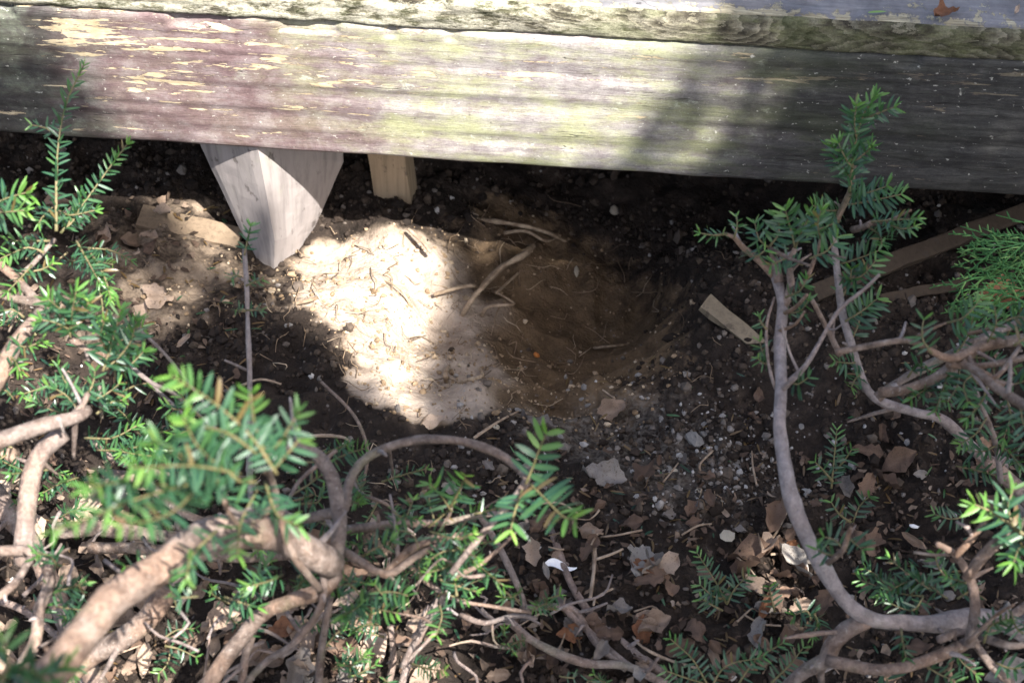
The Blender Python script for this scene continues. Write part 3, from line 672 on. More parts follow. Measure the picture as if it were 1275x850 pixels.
# right-hand mass
for pts, z0, z1 in (([(1160, 440), (1148, 420), (1150, 398)], .36, .39), ([(1178, 402), (1200, 395), (1222, 372)], .37, .40), ([(1186, 446), (1205, 418), (1212, 392)], .35, .40),
    ([(1228, 428), (1240, 405), (1238, 380)], .35, .39), ([(1250, 425), (1262, 402), (1280, 378)], .35, .40), ([(1243, 405), (1262, 395), (1285, 396)], .36, .38),
    ([(1200, 445), (1225, 446), (1262, 458)], .34, .36), ([(1165, 476), (1150, 486), (1135, 496)], .27, .28), ([(1180, 466), (1172, 490), (1165, 512)], .28, .28),
    ([(1195, 455), (1192, 480), (1180, 500)], .29, .30), ([(1230, 478), (1222, 500), (1205, 520)], .32, .30), ([(1250, 490), (1258, 515), (1250, 545)], .34, .32),
    ([(1270, 505), (1275, 530), (1290, 560)], .36, .34), ([(1240, 470), (1262, 478), (1285, 470)], .36, .38), ([(1215, 462), (1200, 478), (1205, 500)], .33, .32),
    ([(1228, 520), (1215, 540), (1196, 552)], .24, .22), ([(1240, 555), (1222, 562), (1205, 560)], .17, .16), ([(1240, 550), (1258, 565), (1270, 580)], .17, .18),
    ([(1130, 470), (1142, 455), (1160, 462)], .25, .27), ([(1262, 430), (1285, 415), (1300, 405)], .36, .38)):
    if z0 > .335 and pts[0][0] in (1186, 1250, 1200, 1240): z0 -= .09; z1 -= .09
    Sg(pts, z0, z1, L=random.uniform(18, 22), gap=2.3, style=random.choice(['flat', 'flat', 'round']))
# lower right
for pts, z0, z1, sh in (([(1050, 684), (1040, 672), (1026, 668)], .25, .26, .3), ([(1056, 668), (1064, 676), (1074, 684)], .26, .26, .3), ([(1045, 690), (1030, 690), (1018, 684)], .24, .24, .3),
    ([(1180, 745), (1140, 722), (1095, 742)], .13, .12, .3), ([(1160, 735), (1128, 712), (1108, 695)], .13, .14, .3), ([(1190, 735), (1168, 705), (1165, 690)], .16, .19, .3),
    ([(1150, 742), (1118, 738), (1072, 722)], .10, .10, .25), ([(1110, 735), (1090, 715), (1078, 708)], .10, .11, .25), ([(1192, 745), (1210, 730), (1180, 718)], .17, .2, .35),
    ([(1150, 742), (1135, 760), (1102, 748)], .13, .12, .3), ([(1010, 772), (1005, 760), (990, 765)], .05, .06, .3), ([(1012, 760), (1018, 775), (1012, 790)], .05, .06, .3),
    ([(1122, 782), (1124, 800), (1128, 818)], .15, .14, .4), ([(1185, 800), (1196, 822), (1215, 838)], .14, .13, .4), ([(1150, 826), (1168, 838), (1190, 848)], .13, .12, .4),
    ([(1225, 800), (1232, 780), (1252, 770)], .17, .2, .4), ([(1258, 760), (1268, 785), (1288, 790)], .2, .2, .4), ([(1240, 825), (1262, 832), (1290, 826)], .13, .14, .4),
    ([(1205, 640), (1185, 646), (1164, 640)], .12, .12, .2), ([(1190, 580), (1215, 585), (1240, 592)], .08, .09, .25), ([(1090, 832), (1105, 845), (1100, 860)], .11, .1, .4)):
    Sg(pts, z0, z1, L=random.uniform(17, 22), gap=2.3, shade=sh, style=random.choice(['flat', 'round']))
# sunlit spray reaching in from the right edge, nearest to us
Sg([(1310, 690), (1270, 662), (1240, 640), (1214, 628)], .30, .35, L=30, gap=2.6, young=.55, single=True, w=9, style='round')
Sg([(1262, 655), (1255, 632), (1262, 608)], .33, .35, L=28, gap=3, young=.5, single=True, style='round')
Sg([(1300, 690), (1272, 680), (1262, 700)], .31, .32, L=28, gap=3, young=.4, single=True, style='round')

# low yew seedlings in the litter
def seedling(sprs, label, base):
    t = thing('yew_seedling', label, 'seedling', G(*base), 'yew shoots rising from the leaf litter')
    for pts, z0, z1 in sprs:
        sprig(t, pts, z0, z1, L=17, gap=2.4, shade=.25, grey=.1)
# parents of tubes/needles carry an offset, so shoot meshes are placed in world space and re-based below
seedling([([(905, 752), (890, 722), (868, 688)], .02, .07), ([(900, 745), (888, 742), (872, 728)], .03, .05), ([(905, 752), (915, 732), (932, 716)], .03, .06), ([(900, 760), (885, 752), (874, 745)], .03, .04)], 'dark green yew shoot in the leaf litter left of the grey stem fork', (905, 755))
seedling([([(965, 762), (960, 742), (958, 730)], .02, .05)], 'tiny yew shoot in brown leaves just left of the bent grey stem', (965, 765))
seedling([([(880, 850), (862, 820), (835, 795)], .03, .07), ([(885, 855), (905, 828), (950, 818)], .03, .06), ([(920, 850), (940, 822), (975, 800)], .03, .06), ([(875, 850), (850, 842), (830, 835)], .03, .05), ([(960, 850), (985, 825), (1000, 806)], .03, .05)], 'spreading yew shoot along the bottom edge under the bent stem', (890, 860))
seedling([([(1035, 608), (1038, 575), (1042, 535)], .02, .07), ([(1037, 600), (1025, 585), (1015, 575)], .03, .05), ([(1037, 590), (1052, 572), (1060, 560)], .03, .05)], 'dim yew shoot standing in black soil right of the tall grey stem', (1035, 612))
seedling([([(1062, 650), (1070, 630), (1082, 618)], .02, .05), ([(1060, 650), (1045, 640), (1035, 625)], .02, .04)], 'small dim yew shoot below the dim shoot in black soil', (1060, 652))

# ================================================================== FEATHERY CONIFER (right edge)
FC = thing('feathery_conifer', 'feathery conifer with fine drooping green sprays at the right edge', 'conifer', G(1330, 420))
def frond(pts, z0, z1, n=12):
    C = zlist(pts, z0, z1); S, r = spline(C, [.0018] * len(C), .006); Vs, Fs, Ts, off = [], [], [], 0
    def add(C_, r_, t):
        nonlocal off
        V, F_, cp = tube_arrays(C_, r_, 4, .0, nid()); tri = np.concatenate([F_[:, [0, 1, 2]], F_[:, [0, 2, 3]], cp])
        Vs.append(V); Fs.append(tri + off); Ts.append(np.full(len(V), t)); off += len(V)
    add(S, np.linspace(.0020, .0009, len(S)), .3); side = 1
    for q in range(n):
        f = (q + .5) / n; i = min(int(f * (len(S) - 1)), len(S) - 2); p = S[i]; t = S[i + 1] - S[i]; t /= np.linalg.norm(t)
        sv = np.cross(t, [0, -.6, .8]); sv /= np.linalg.norm(sv); side = -side
        ln = .062 * (1 - .6 * f) * random.uniform(.7, 1.15)
        d = t * .9 + sv * side * .55 + np.array([0, 0, random.gauss(0, .15)]); d /= np.linalg.norm(d)
        C2 = np.array([p + d * ln * u + np.array([0, 0, -.012]) * u * u + t * ln * .3 * u * u for u in np.linspace(0, 1, 7)])
        add(C2, np.linspace(.0014, .0007, 7), random.random())
        for u in (1, 2, 3, 4, 5):
            for sd in ((1,) if u % 2 else (-1,)):
                d3 = d * .9 + np.cross(d, [0, -.6, .8]) * sd * .6; l3 = ln * .34 * (1 - u * .1) * random.uniform(.7, 1.2)
                C3 = np.array([C2[u] + d3 * l3 * w for w in (0, .5, 1)]); add(C3, np.array([.0012, .0011, .0005]), random.random())
    o = link('frond', mesh('frond', np.concatenate(Vs), np.concatenate(Fs), True, {'tint': ('FLOAT', np.concatenate(Ts))}), 'frond', FC)
for pts, z0, z1 in (([(1330, 320), (1280, 312), (1235, 300), (1212, 296)], .26, .27), ([(1330, 345), (1270, 345), (1220, 345), (1185, 358)], .24, .25),
    ([(1330, 330), (1285, 328), (1240, 325), (1208, 318)], .25, .26), ([(1330, 372), (1290, 375), (1250, 378), (1205, 392)], .25, .24), ([(1330, 355), (1290, 358), (1245, 362), (1200, 378)], .25, .24), ([(1330, 300), (1290, 300), (1250, 308), (1225, 312)], .28, .27)):
    frond(pts, z0, z1)
branch(FC, [(1420, 420), (1370, 360), (1325, 330)], .05, .26, 12, 7)
branch(FC, [(1420, 420), (1370, 380), (1325, 360)], .05, .25, 10, 6)

# ================================================================== LEFT YEW
LY = thing('yew_shrub', 'yew shrub with a thick arching brown branch and blurred needles at lower left', 'shrub', G(20, 900))
B = lambda *a, **k: branch(LY, *a, **k); Sg = lambda pts, z0, z1, **k: sprig(LY, pts, z0, z1, **k)
B([(0, 890, .46), (50, 842, .46), (100, 790, .455), (150, 742, .45), (200, 702, .44), (250, 674, .42), (310, 657, .39), (350, 661, .36), (388, 680, .33), (414, 697, .30)], 0, 0, 46, 38, .1, step=.012, knob=.06)
B([(412, 700), (421, 668), (423, 632), (413, 596), (395, 570), (372, 557), (350, 560)], .30, .36, 24, 14, .15)
B([(336, 630), (366, 646), (402, 641), (430, 632), (436, 598), (460, 566), (510, 548), (566, 546), (610, 560), (642, 580), (657, 598)], .26, .36, 14, 10, .15)
B([(657, 600), (640, 622), (610, 652), (582, 686), (562, 712)], .36, .30, 10, 8, .2)
B([(562, 712), (545, 752), (522, 792), (498, 860)], .20, .06, 10, 11, .4)
B([(418, 712), (400, 737), (362, 751), (326, 760), (300, 792), (252, 862)], .28, .18, 22, 18, .1)
B([(345, 752), (322, 764), (313, 792), (304, 828), (300, 870)], .22, .10, 12, 11, .2)
B([(402, 708), (400, 750), (372, 792), (332, 822), (298, 860)], .30, .16, 10, 9, .25)
B([(680, 640), (700, 700), (720, 742), (742, 772), (792, 812), (860, 860)], .03, .02, 9, 13, .35, name='branch')
B([(596, 640), (622, 682), (646, 732), (655, 760)], .10, .03, 9, 8, .3)
B([(634, 772), (670, 802), (730, 826), (784, 830), (860, 866)], .05, .025, 11, 12, .3)
B([(655, 757), (700, 755), (720, 762), (742, 800), (780, 832)], .05, .03, 9, 9, .3)
B([(700, 756), (740, 790), (790, 832), (850, 862)], .04, .02, 8, 9, .3)
B([(575, 766), (605, 776), (640, 766), (668, 770)], .12, .14, 8, 5, .4); B([(612, 775), (614, 796), (622, 804)], .12, .08, 3, 3, .3)
B([(662, 762), (610, 754), (570, 746), (530, 722), (500, 690)], .15, .22, 5, 8, .1)
B([(-60, 560), (0, 546), (52, 530), (92, 522), (108, 514)], .38, .34, 24, 16, .2); B([(85, 526), (102, 506), (108, 490)], .34, .36, 10, 8, .2)
B([(78, 538), (48, 568), (36, 612), (28, 672), (30, 700)], .33, .26, 21, 24, .3)
B([(-30, 690), (10, 687), (38, 689), (56, 706), (61, 727), (49, 757), (44, 800), (20, 840)], .30, .20, 14, 16, .2)
B([(38, 694), (16, 728), (-20, 755)], .30, .28, 11, 11, .2)
B([(-40, 580), (0, 625), (30, 660), (50, 700), (90, 790), (130, 870)], .10, .06, 30, 22, .2)
B([(205, 735), (182, 772), (142, 800), (108, 818), (60, 860)], .20, .12, 28, 26, .1)
B([(110, 680), (200, 684), (300, 692), (380, 690)], .10, .14, 16, 12, .0)
B([(70, 660), (170, 662), (260, 676)], .07, .08, 22, 16, .2)
B([(312, 640), (312, 560), (310, 500), (309, 440), (307, 372), (304, 310)], .16, .36, 8, 6, .8)
B([(310, 462), (296, 455), (280, 448)], .25, .28, 4, 2.5, .7); B([(304, 350), (294, 342), (288, 340)], .34, .35, 4, 3, .7)
B([(-40, 352), (0, 366), (46, 376), (62, 382)], .36, .36, 12, 10, .1); B([(-20, 318), (16, 342), (45, 372)], .37, .36, 12, 12, .1)
B([(-20, 500), (4, 460), (20, 425), (48, 385)], .33, .36, 24, 15, .1)
B([(68, 300), (40, 330), (20, 345)], .36, .36, 6, 7, .2)
B([(88, 420), (115, 442), (132, 462)], .36, .33, 9, 6, .1); B([(124, 480), (127, 520)], .30, .26, 5, 5, .2)
B([(150, 446), (190, 478), (216, 490), (250, 520), (300, 560)], .33, .24, 6, 6, .5); B([(172, 408), (205, 440), (230, 470), (260, 510)], .34, .28, 5, 5, .5)
B([(186, 478), (214, 502), (240, 526)], .28, .24, 6, 5, .6)
B([(452, 600), (458, 560), (442, 518), (400, 476)], .12, .20, 5, 4, .2); B([(485, 560), (492, 600)], .20, .10, 5, 4, .2)
B([(430, 660), (470, 655), (520, 651), (552, 648), (600, 640), (640, 640)], .24, .26, 11, 7, .2)
B([(424, 682), (450, 700), (480, 715), (520, 690), (560, 672)], .29, .27, 13, 7, .1)
B([(478, 718), (505, 690), (540, 672), (580, 668)], .26, .28, 14, 9, .1); B([(440, 590), (445, 612), (480, 628), (495, 640)], .22, .2, 6, 5, .2)
B([(418, 560), (400, 575), (372, 600), (350, 640)], .30, .30, 6, 5, .2)
B([(485, 780), (490, 820), (480, 870)], .10, .05, 8, 8, .2); B([(500, 830), (520, 790), (545, 745)], .12, .18, 9, 8, .3)
B([(560, 720), (600, 700), (648, 656)], .22, .26, 7, 4, .1); B([(548, 660), (560, 640), (562, 632)], .26, .29, 5, 4)
B([(-20, 742), (30, 760), (80, 800), (110, 860)], .05, .05, 10, 9, .4)
B([(230, 870), (262, 838), (300, 812), (330, 800)], .04, .05, 8, 6, .3)
B([(395, 860), (402, 800), (412, 742)], .08, .2, 12, 8, .2)
B([(140, 590), (180, 600), (230, 640), (300, 662)], .12, .16, 14, 10, .2); B([(110, 545), (150, 575), (210, 590)], .14, .16, 10, 8, .1)
for i in range(34):                                     # fine bare twigs tangled through the shrub
    cx, cy, rx, ry, za, zb = random.choice([(160, 720, 150, 110, .06, .3), (500, 700, 110, 90, .08, .25), (620, 800, 90, 40, .02, .08), (330, 790, 90, 50, .04, .18)])
    x, y, z = cx + random.uniform(-1, 1) * rx, cy + random.uniform(-1, 1) * ry, random.uniform(za, zb); a = random.uniform(0, 6.28); l = random.uniform(40, 120)
    pts = [(x + math.cos(a + random.gauss(0, .25)) * l * t, y + math.sin(a + random.gauss(0, .25)) * l * t * .7) for t in (0, .3, .65, 1)]
    B(pts, z, z + random.uniform(-.03, .06), random.uniform(3.5, 7), random.uniform(2, 3.5), random.random() * .7)
# upright sprays against the fascia
Sg([(70, 288), (70, 240), (72, 185), (82, 130), (104, 82)], .40, .49, L=19, gap=2.9, w=6, style='round', young=.2)
Sg([(76, 290), (108, 248), (134, 212), (158, 180)], .38, .44, L=19, gap=2.2, style='round', young=.2); Sg([(72, 170), (58, 160), (40, 156)], .44, .45, L=15, gap=3)
for pts, z0, z1, kw in (
    ([(75, 290), (95, 270), (100, 245)], .38, .40, {}), ([(72, 262), (88, 268), (118, 262)], .39, .40, {}), ([(70, 255), (55, 268), (48, 278)], .40, .41, {}),
    ([(62, 300), (45, 300), (10, 300)], .37, .38, dict(young=.5)), ([(55, 315), (35, 308), (0, 322)], .37, .38, dict(young=.5)), ([(40, 330), (22, 350), (10, 362)], .37, .37, dict(young=.6)),
    ([(95, 300), (112, 330), (124, 352)], .36, .37, {}), ([(110, 310), (130, 345), (138, 372)], .36, .36, dict(young=.6)), ([(122, 350), (128, 385), (125, 410)], .35, .34, dict(young=.5)),
    ([(10, 420), (30, 432), (52, 425)], .35, .36, dict(young=.7)), ([(-10, 440), (15, 445), (25, 462)], .35, .35, dict(young=.6)), ([(30, 395), (15, 385), (-5, 390)], .36, .37, dict(young=.3)),
    ([(-20, 262), (5, 248), (32, 240)], .46, .47, dict(L=26, young=.6)), ([(-25, 270), (0, 265), (30, 262)], .46, .47, dict(L=26, young=.5)),
    ([(128, 462), (140, 425), (150, 385)], .36, .40, dict(L=24)), ([(132, 460), (160, 430), (170, 400)], .36, .40, dict(L=24)), ([(135, 440), (125, 420), (130, 400)], .36, .40, dict(L=24)),
    ([(140, 450), (160, 455), (178, 438)], .35, .37, dict(L=22)), ([(88, 420), (78, 390), (60, 372)], .38, .43, dict(L=25)), ([(88, 418), (90, 388), (95, 362)], .38, .44, dict(L=25)), ([(90, 415), (105, 390), (110, 375)], .38, .42, dict(L=24)),
    ([(86, 410), (70, 402), (52, 398)], .39, .41, dict(L=23)), ([(100, 500), (115, 480), (118, 462)], .34, .36, {}), ([(108, 500), (130, 492), (148, 478)], .32, .33, {}), ([(98, 510), (80, 490), (60, 480)], .34, .35, {}),
    ([(110, 495), (85, 480), (72, 455)], .33, .34, {}), ([(100, 520), (70, 512), (40, 500)], .28, .28, dict(shade=.3)), ([(90, 470), (60, 480), (30, 490)], .26, .26, dict(shade=.3)), ([(120, 515), (140, 500), (152, 498)], .3, .3, {}),
    ([(304, 318), (308, 300), (312, 282)], .36, .38, dict(L=15, gap=1.5)), ([(306, 356), (318, 350), (326, 348)], .34, .35, dict(L=12)), ([(306, 386), (318, 386), (326, 386)], .33, .335, dict(L=12)), ([(306, 388), (298, 384), (294, 386)], .33, .335, dict(L=11)), ([(300, 345), (292, 342), (288, 346)], .345, .35, dict(L=12)),
    ([(105, 545), (140, 545), (170, 530)], .20, .22, dict(young=.3)), ([(120, 560), (150, 560), (190, 552)], .2, .22, dict(young=.2)), ([(150, 570), (170, 555), (200, 560)], .2, .21, {}),
    ([(240, 505), (222, 510), (205, 505)], .27, .28, {}), ([(245, 515), (235, 535), (215, 540)], .26, .26, dict(young=.4)), ([(250, 520), (232, 500), (225, 490)], .27, .29, dict(young=.3))):
    k = dict(L=18, gap=2.2, style='round'); k.update(kw); Sg(pts, z0, z1, **k)
# blurred sprays nearest to us, over the thick branch
near = [([(345, 590), (310, 540), (262, 498), (214, 468)], .52, .60), ([(330, 570), (352, 545), (372, 512)], .52, .54), ([(335, 575), (318, 530), (312, 490)], .52, .57), ([(320, 565), (285, 540), (250, 530)], .54, .58),
        ([(340, 585), (355, 568), (372, 548)], .51, .52), ([(320, 600), (255, 600), (180, 618), (70, 660)], .52, .62), ([(300, 590), (240, 580), (165, 582)], .54, .62), ([(270, 602), (215, 560), (190, 548)], .55, .62),
        ([(250, 604), (210, 640), (150, 655)], .55, .62), ([(225, 606), (160, 600), (110, 606)], .57, .63), ([(300, 600), (250, 560), (228, 520)], .54, .60), ([(330, 600), (345, 640), (372, 655)], .46, .46),
        ([(320, 610), (300, 650), (296, 690)], .44, .44), ([(270, 660), (240, 690), (232, 720)], .46, .46)]
for i, (pts, z0, z1) in enumerate(near): Sg(pts, z0 + .05, z1 + .06, L=23, gap=3.8, w=6, wide=1.15, single=i < 11, young=.22, style='round' if i % 2 else 'flat', shade=.45, grey=0)
B([(400, 735), (365, 690), (340, 600), (330, 585)], .30, .52, 10, 9, .0); B([(340, 630), (300, 655), (270, 605)], .42, .55, 8, 7, .0)
Sg([(-20, 850), (30, 830), (60, 852)], .58, .6, L=27, gap=3.5, style='round', w=7); Sg([(-10, 870), (10, 830), (5, 800)], .58, .62, L=27, gap=3.5, style='round', w=7); Sg([(0, 860), (50, 845), (80, 830)], .56, .58, L=27, gap=3.5, style='round', w=7)
# crisp pair of sprays at the end of the thin arch
Sg([(655, 602), (664, 580), (672, 558), (680, 540)], .38, .42, L=29, gap=4.0, w=6, wide=1.35, single=True, young=.6, shade=.6, grey=0)
Sg([(660, 602), (680, 622), (700, 642), (716, 648)], .38, .41, L=33, gap=4.8, w=6, wide=1.3, single=True, young=.35, shade=.6, grey=0)
Sg([(650, 610), (640, 640), (636, 660)], .37, .36, L=26, gap=4, w=5, wide=1.25, single=True, young=.3, shade=.5, grey=0)
Sg([(560, 632), (572, 610), (580, 592)], .30, .35, L=24, gap=3.6, w=5, single=True, young=.5, grey=0); Sg([(562, 636), (548, 615), (535, 602)], .30, .33, L=24, gap=4, single=True, young=.4, grey=0)
# tangle of sprays in the middle
def fill(cx, cy, rx, ry, n, z0, z1, L=(17, 22), young=.2, ln=(30, 60), dirx=.3, shade=None, gap=2.5):
    for _ in range(n):
        a = random.random() * 6.28; q = math.sqrt(random.random()); x, y = cx + math.cos(a) * rx * q, cy + math.sin(a) * ry * q
        t = random.gauss(0, .8) + (0 if random.random() < .5 + dirx / 2 else math.pi); l = random.uniform(*ln); z = random.uniform(z0, z1)
        dx, dy = math.cos(t) * l, -math.sin(t) * l * .8
        Sg([(x, y), (x + dx * .5 + random.gauss(0, 4), y + dy * .5 + random.gauss(0, 4)), (x + dx, y + dy)], z, z + random.uniform(-.01, .05), L=random.uniform(*L), gap=gap, young=max(0, random.gauss(young, .12)), style=random.choice(['flat', 'round', 'round']), shade=shade)
fill(535, 660, 75, 32, 13, .24, .30, L=(13, 18), young=.35); fill(510, 730, 85, 42, 15, .14, .26, L=(13, 18)); fill(440, 730, 28, 40, 6, .2, .28, L=(18, 23)); fill(460, 810, 60, 40, 9, .04, .12, L=(12, 17), shade=.35)
fill(560, 690, 60, 30, 7, .2, .27, L=(13, 18), young=.4); fill(470, 610, 40, 22, 5, .12, .2, L=(12, 16), young=.3); fill(390, 600, 28, 40, 6, .15, .25, L=(14, 18), young=.3)
fill(660, 745, 28, 14, 4, .06, .14, L=(12, 16), ln=(16, 30)); fill(635, 795, 20, 8, 3, .05, .07, L=(9, 12), ln=(14, 24))
fill(260, 715, 70, 35, 6, .18, .38, L=(16, 21), young=.2); fill(110, 750, 90, 70, 6, .10, .3, L=(17, 22), young=.15); fill(230, 800, 90, 40, 6, .05, .2, L=(12, 17)); fill(60, 620, 60, 40, 4, .08, .2); fill(200, 540, 50, 30, 5, .12, .2)
fill(360, 700, 40, 50, 5, .16, .3, L=(15, 20), young=.25); fill(40, 470, 60, 60, 5, .15, .28, L=(14, 18), shade=.35); fill(60, 330, 70, 50, 6, .2, .34, L=(14, 18), young=.4); fill(130, 460, 30, 40, 5, .2, .3); fill(330, 760, 60, 40, 4, .08, .18, L=(12, 16), ln=(20, 40)); fill(70, 560, 80, 30, 4, .1, .25, L=(13, 18))
fill(350, 640, 60, 30, 2, .2, .34, L=(14, 18)); fill(720, 845, 60, 12, 3, .03, .06, L=(9, 13), ln=(12, 24))

# ================================================================== FALLEN LEAVES AND SCRAPS
def leaf_mesh(name, kind, seed, curl=.25, nx=11, ny=5):
    lr = random.Random(seed); prof = []
    ts = np.linspace(0, 1, nx); V, ve = [], []
    for t in ts:
        if kind == 'oval': h = .30 * math.sin(math.pi * min(1, t * .97 + .02)) ** .75
        elif kind == 'lance': h = .17 * math.sin(math.pi * t) ** .7
        elif kind == 'lobed': h = .34 * math.sin(math.pi * min(1, t * .95 + .03)) ** .6 * (.82 + .20 * math.cos(t * 14 + seed))
        else: h = .28 * math.sin(math.pi * t) ** .45 * lr.uniform(.78, 1.1)
        for j in range(ny):
            s = j / (ny - 1) * 2 - 1; e = 1 + (lr.uniform(-.13, .10) if abs(s) == 1 else 0)
            y = s * h * e; z = curl * (s * s * h * 1.6) + curl * .6 * (t - .5) ** 2 + lr.gauss(0, .028) + .11 * math.sin(t * 5 + seed) * s + .05 * math.sin(t * 9 + s * 4 + seed)
            V.append((t - .5, y, z)); ve.append(1. if abs(s) < .25 else 0.)
    o = mesh(name, V, grid_faces(ny, nx), True, {'vein': ('FLOAT', ve)}); return o
LM = {}
for kd in ('oval', 'lance', 'lobed', 'torn'):
    for s in range(5):
        for mt in ('leaf_brown', 'leaf_tan', 'leaf_grey', 'leaf_rust'):
            me = leaf_mesh('fallen_leaf', kd, s * 7 + len(kd), [.15, .3, .5, -.25, .8][s]); me.materials.append(MAT[mt]); LM[(kd, s, mt)] = me
def place(o, p, nrm, size, rz, tilt=.25):
    q = Vector((0, 0, 1)).rotation_difference(nrm) @ Quaternion((0, 0, 1), rz) @ Quaternion((1, 0, 0), random.gauss(0, tilt)) @ Quaternion((0, 1, 0), random.gauss(0, tilt))
    o.rotation_mode = 'QUATERNION'; o.rotation_quaternion = q; o.location = p; o.scale = (size,) * 3
def leaf(px, py, wpix, mt, kd, label, group=None, rz=None, off=.006, tilt=.25, var=None, name='fallen_leaf', cat='leaf', deckp=False):
    p = on_deck(px, py, .004) if deckp else G(px, py, off)
    o = link(name, LM[(kd, random.randrange(5) if var is None else var, mt)])
    place(o, p, Vector((0, 0, 1)) if deckp else gnorm(p.x, p.y, .03), wpx(p, wpix), random.random() * 6.28 if rz is None else rz, tilt)
    return tag(o, label, cat, group)
leaf(1178, 17, 36, 'leaf_rust', 'lobed', 'curled orange leaf lying on the grey deck top', rz=.4, deckp=True, var=2, tilt=.1)
leaf(1266, 12, 18, 'leaf_tan', 'lance', 'tiny pale leaf scrap at the far right of the deck top', rz=1.2, deckp=True, var=1)
leaf(670, 525, 52, 'leaf_grey', 'lance', 'pale narrow leaf lying flat above the bright green spray', rz=-.6, var=0, tilt=.08, off=.010)
leaf(762, 513, 46, 'leaf_tan', 'torn', 'cream crumpled leaf scrap on dark soil above the grey leaf', rz=.3, var=2, off=.012)
leaf(540, 522, 34, 'leaf_tan', 'torn', 'pale brown torn leaf at the foot of the sunlit soil bank', rz=.2, var=3, off=.010)
leaf(752, 592, 58, 'leaf_grey', 'torn', 'large grey leaf on the soil right of the bright green spray', rz=-.2, var=1, tilt=.1, off=.010)
leaf(803, 588, 44, 'leaf_brown', 'lobed', 'brown lobed leaf on the soil beside the large grey leaf', rz=1.0, var=1, off=.010)
leaf(786, 652, 32, 'leaf_brown', 'oval', 'small round brown leaf on the soil right of the arching twig', rz=.3, var=0, off=.010)
leaf(800, 700, 60, 'leaf_grey', 'torn', 'ragged dark grey leaf in the litter right of the white scrap', rz=1.5, var=1, off=.010)
leaf(830, 705, 50, 'leaf_tan', 'torn', 'tan ragged leaf overlapping the dark grey one in the litter', rz=.9, var=0, off=.012)
leaf(712, 788, 40, 'leaf_rust', 'oval', 'reddish leaf under the crossing bare twigs at bottom centre', rz=.1, var=0, off=.010)
leaf(815, 778, 48, 'leaf_tan', 'oval', 'pale leaf with whitish patch right of the bare twigs', rz=.5, var=1, off=.012)
leaf(935, 690, 60, 'leaf_brown', 'oval', 'dull brown leaf just below the pale square chip', rz=.1, var=1, off=.010)
leaf(965, 645, 55, 'leaf_brown', 'torn', 'dark folded leaf leaning against the tall grey stem', rz=1.2, var=4, off=.014)
leaf(988, 700, 58, 'leaf_grey', 'lance', 'grey folded leaf standing beside the bend of the tall stem', rz=2.3, var=4, off=.02)
leaf(1138, 672, 36, 'leaf_tan', 'lance', 'pale yellow curled leaf in the shade left of the forked twig', rz=2.2, var=4, off=.012)
leaf(1120, 575, 50, 'leaf_brown', 'oval', 'brown leaf on black soil between the right yew stems', rz=.4, var=1, off=.012)
leaf(945, 492, 24, 'leaf_brown', 'oval', 'small brown leaf on black soil left of the tall grey stem', rz=1.4, var=0, off=.01)
leaf(1245, 372, 70, 'leaf_rust', 'oval', 'rusty brown leaf caught behind the feathery conifer', rz=.2, var=1, off=.03)
leaf(1255, 838, 60, 'leaf_grey', 'oval', 'large grey green leaf at the lower right corner', rz=.2, var=0, off=.02)
leaf(275, 775, 62, 'leaf_tan', 'torn', 'big tan leaf under the thick arching branch', rz=.8, var=1, off=.03)
leaf(248, 800, 55, 'leaf_tan', 'oval', 'long tan leaf standing left of the big tan leaf', rz=1.4, var=4, off=.03)
leaf(380, 790, 60, 'leaf_tan', 'oval', 'pale leaf beneath the thin looping branch right of the big tan leaf', rz=2.0, var=1, off=.03)
leaf(350, 785, 42, 'leaf_rust', 'torn', 'rusty leaf between the two looping thin branches', rz=.4, var=1, off=.03)
def scatter(region, n, mats, sizes, label, group, off=(.006, .02)):
    for _ in range(n):
        x, y = random.uniform(region[0], region[2]), random.uniform(region[1], region[3])
        mt, kd, sz_ = random.choice(mats), random.choice(['oval', 'lance', 'lobed', 'torn', 'torn']), random.uniform(*sizes)
        word = {'leaf_brown': 'brown', 'leaf_tan': 'tan', 'leaf_grey': 'grey', 'leaf_rust': 'rusty'}[mt]; shp = {'oval': 'oval', 'lance': 'narrow', 'lobed': 'lobed', 'torn': 'torn'}[kd]
        big = 'large' if sz_ > sizes[0] + .66 * (sizes[1] - sizes[0]) else 'small' if sz_ < sizes[0] + .33 * (sizes[1] - sizes[0]) else 'middling'
        leaf(x, y, sz_, mt, kd, f'{big} {word} {shp} {label}', group, off=random.uniform(*off), tilt=.35)
scatter((655, 640, 800, 840), 26, ['leaf_brown', 'leaf_brown', 'leaf_brown', 'leaf_grey', 'leaf_tan'], (16, 38), 'leaf in the litter around the bare crossing twigs at bottom centre', 'leaf litter at bottom centre')
scatter((790, 655, 1010, 850), 44, ['leaf_brown', 'leaf_brown', 'leaf_brown', 'leaf_rust', 'leaf_grey', 'leaf_tan'], (16, 46), 'leaf in the litter left of the bent grey stem', 'leaf litter left of the bent grey stem')
scatter((1010, 560, 1275, 850), 30, ['leaf_brown', 'leaf_brown', 'leaf_brown', 'leaf_grey'], (18, 44), 'leaf on the ground beneath the lower right yew', 'leaf litter beneath the right yew')
scatter((0, 560, 200, 850), 48, ['leaf_tan', 'leaf_tan', 'leaf_brown', 'leaf_tan'], (24, 52), 'leaf beneath the thick branch at lower left', 'leaf litter at lower left')
scatter((200, 680, 470, 850), 36, ['leaf_tan', 'leaf_brown', 'leaf_tan', 'leaf_grey'], (28, 58), 'leaf beneath the looping branches of the left yew', 'leaf litter beneath the looping branches')
scatter((430, 760, 660, 850), 18, ['leaf_tan', 'leaf_brown'], (22, 48), 'leaf on the ground under the central tangle of needles', 'leaf litter under the tangle')
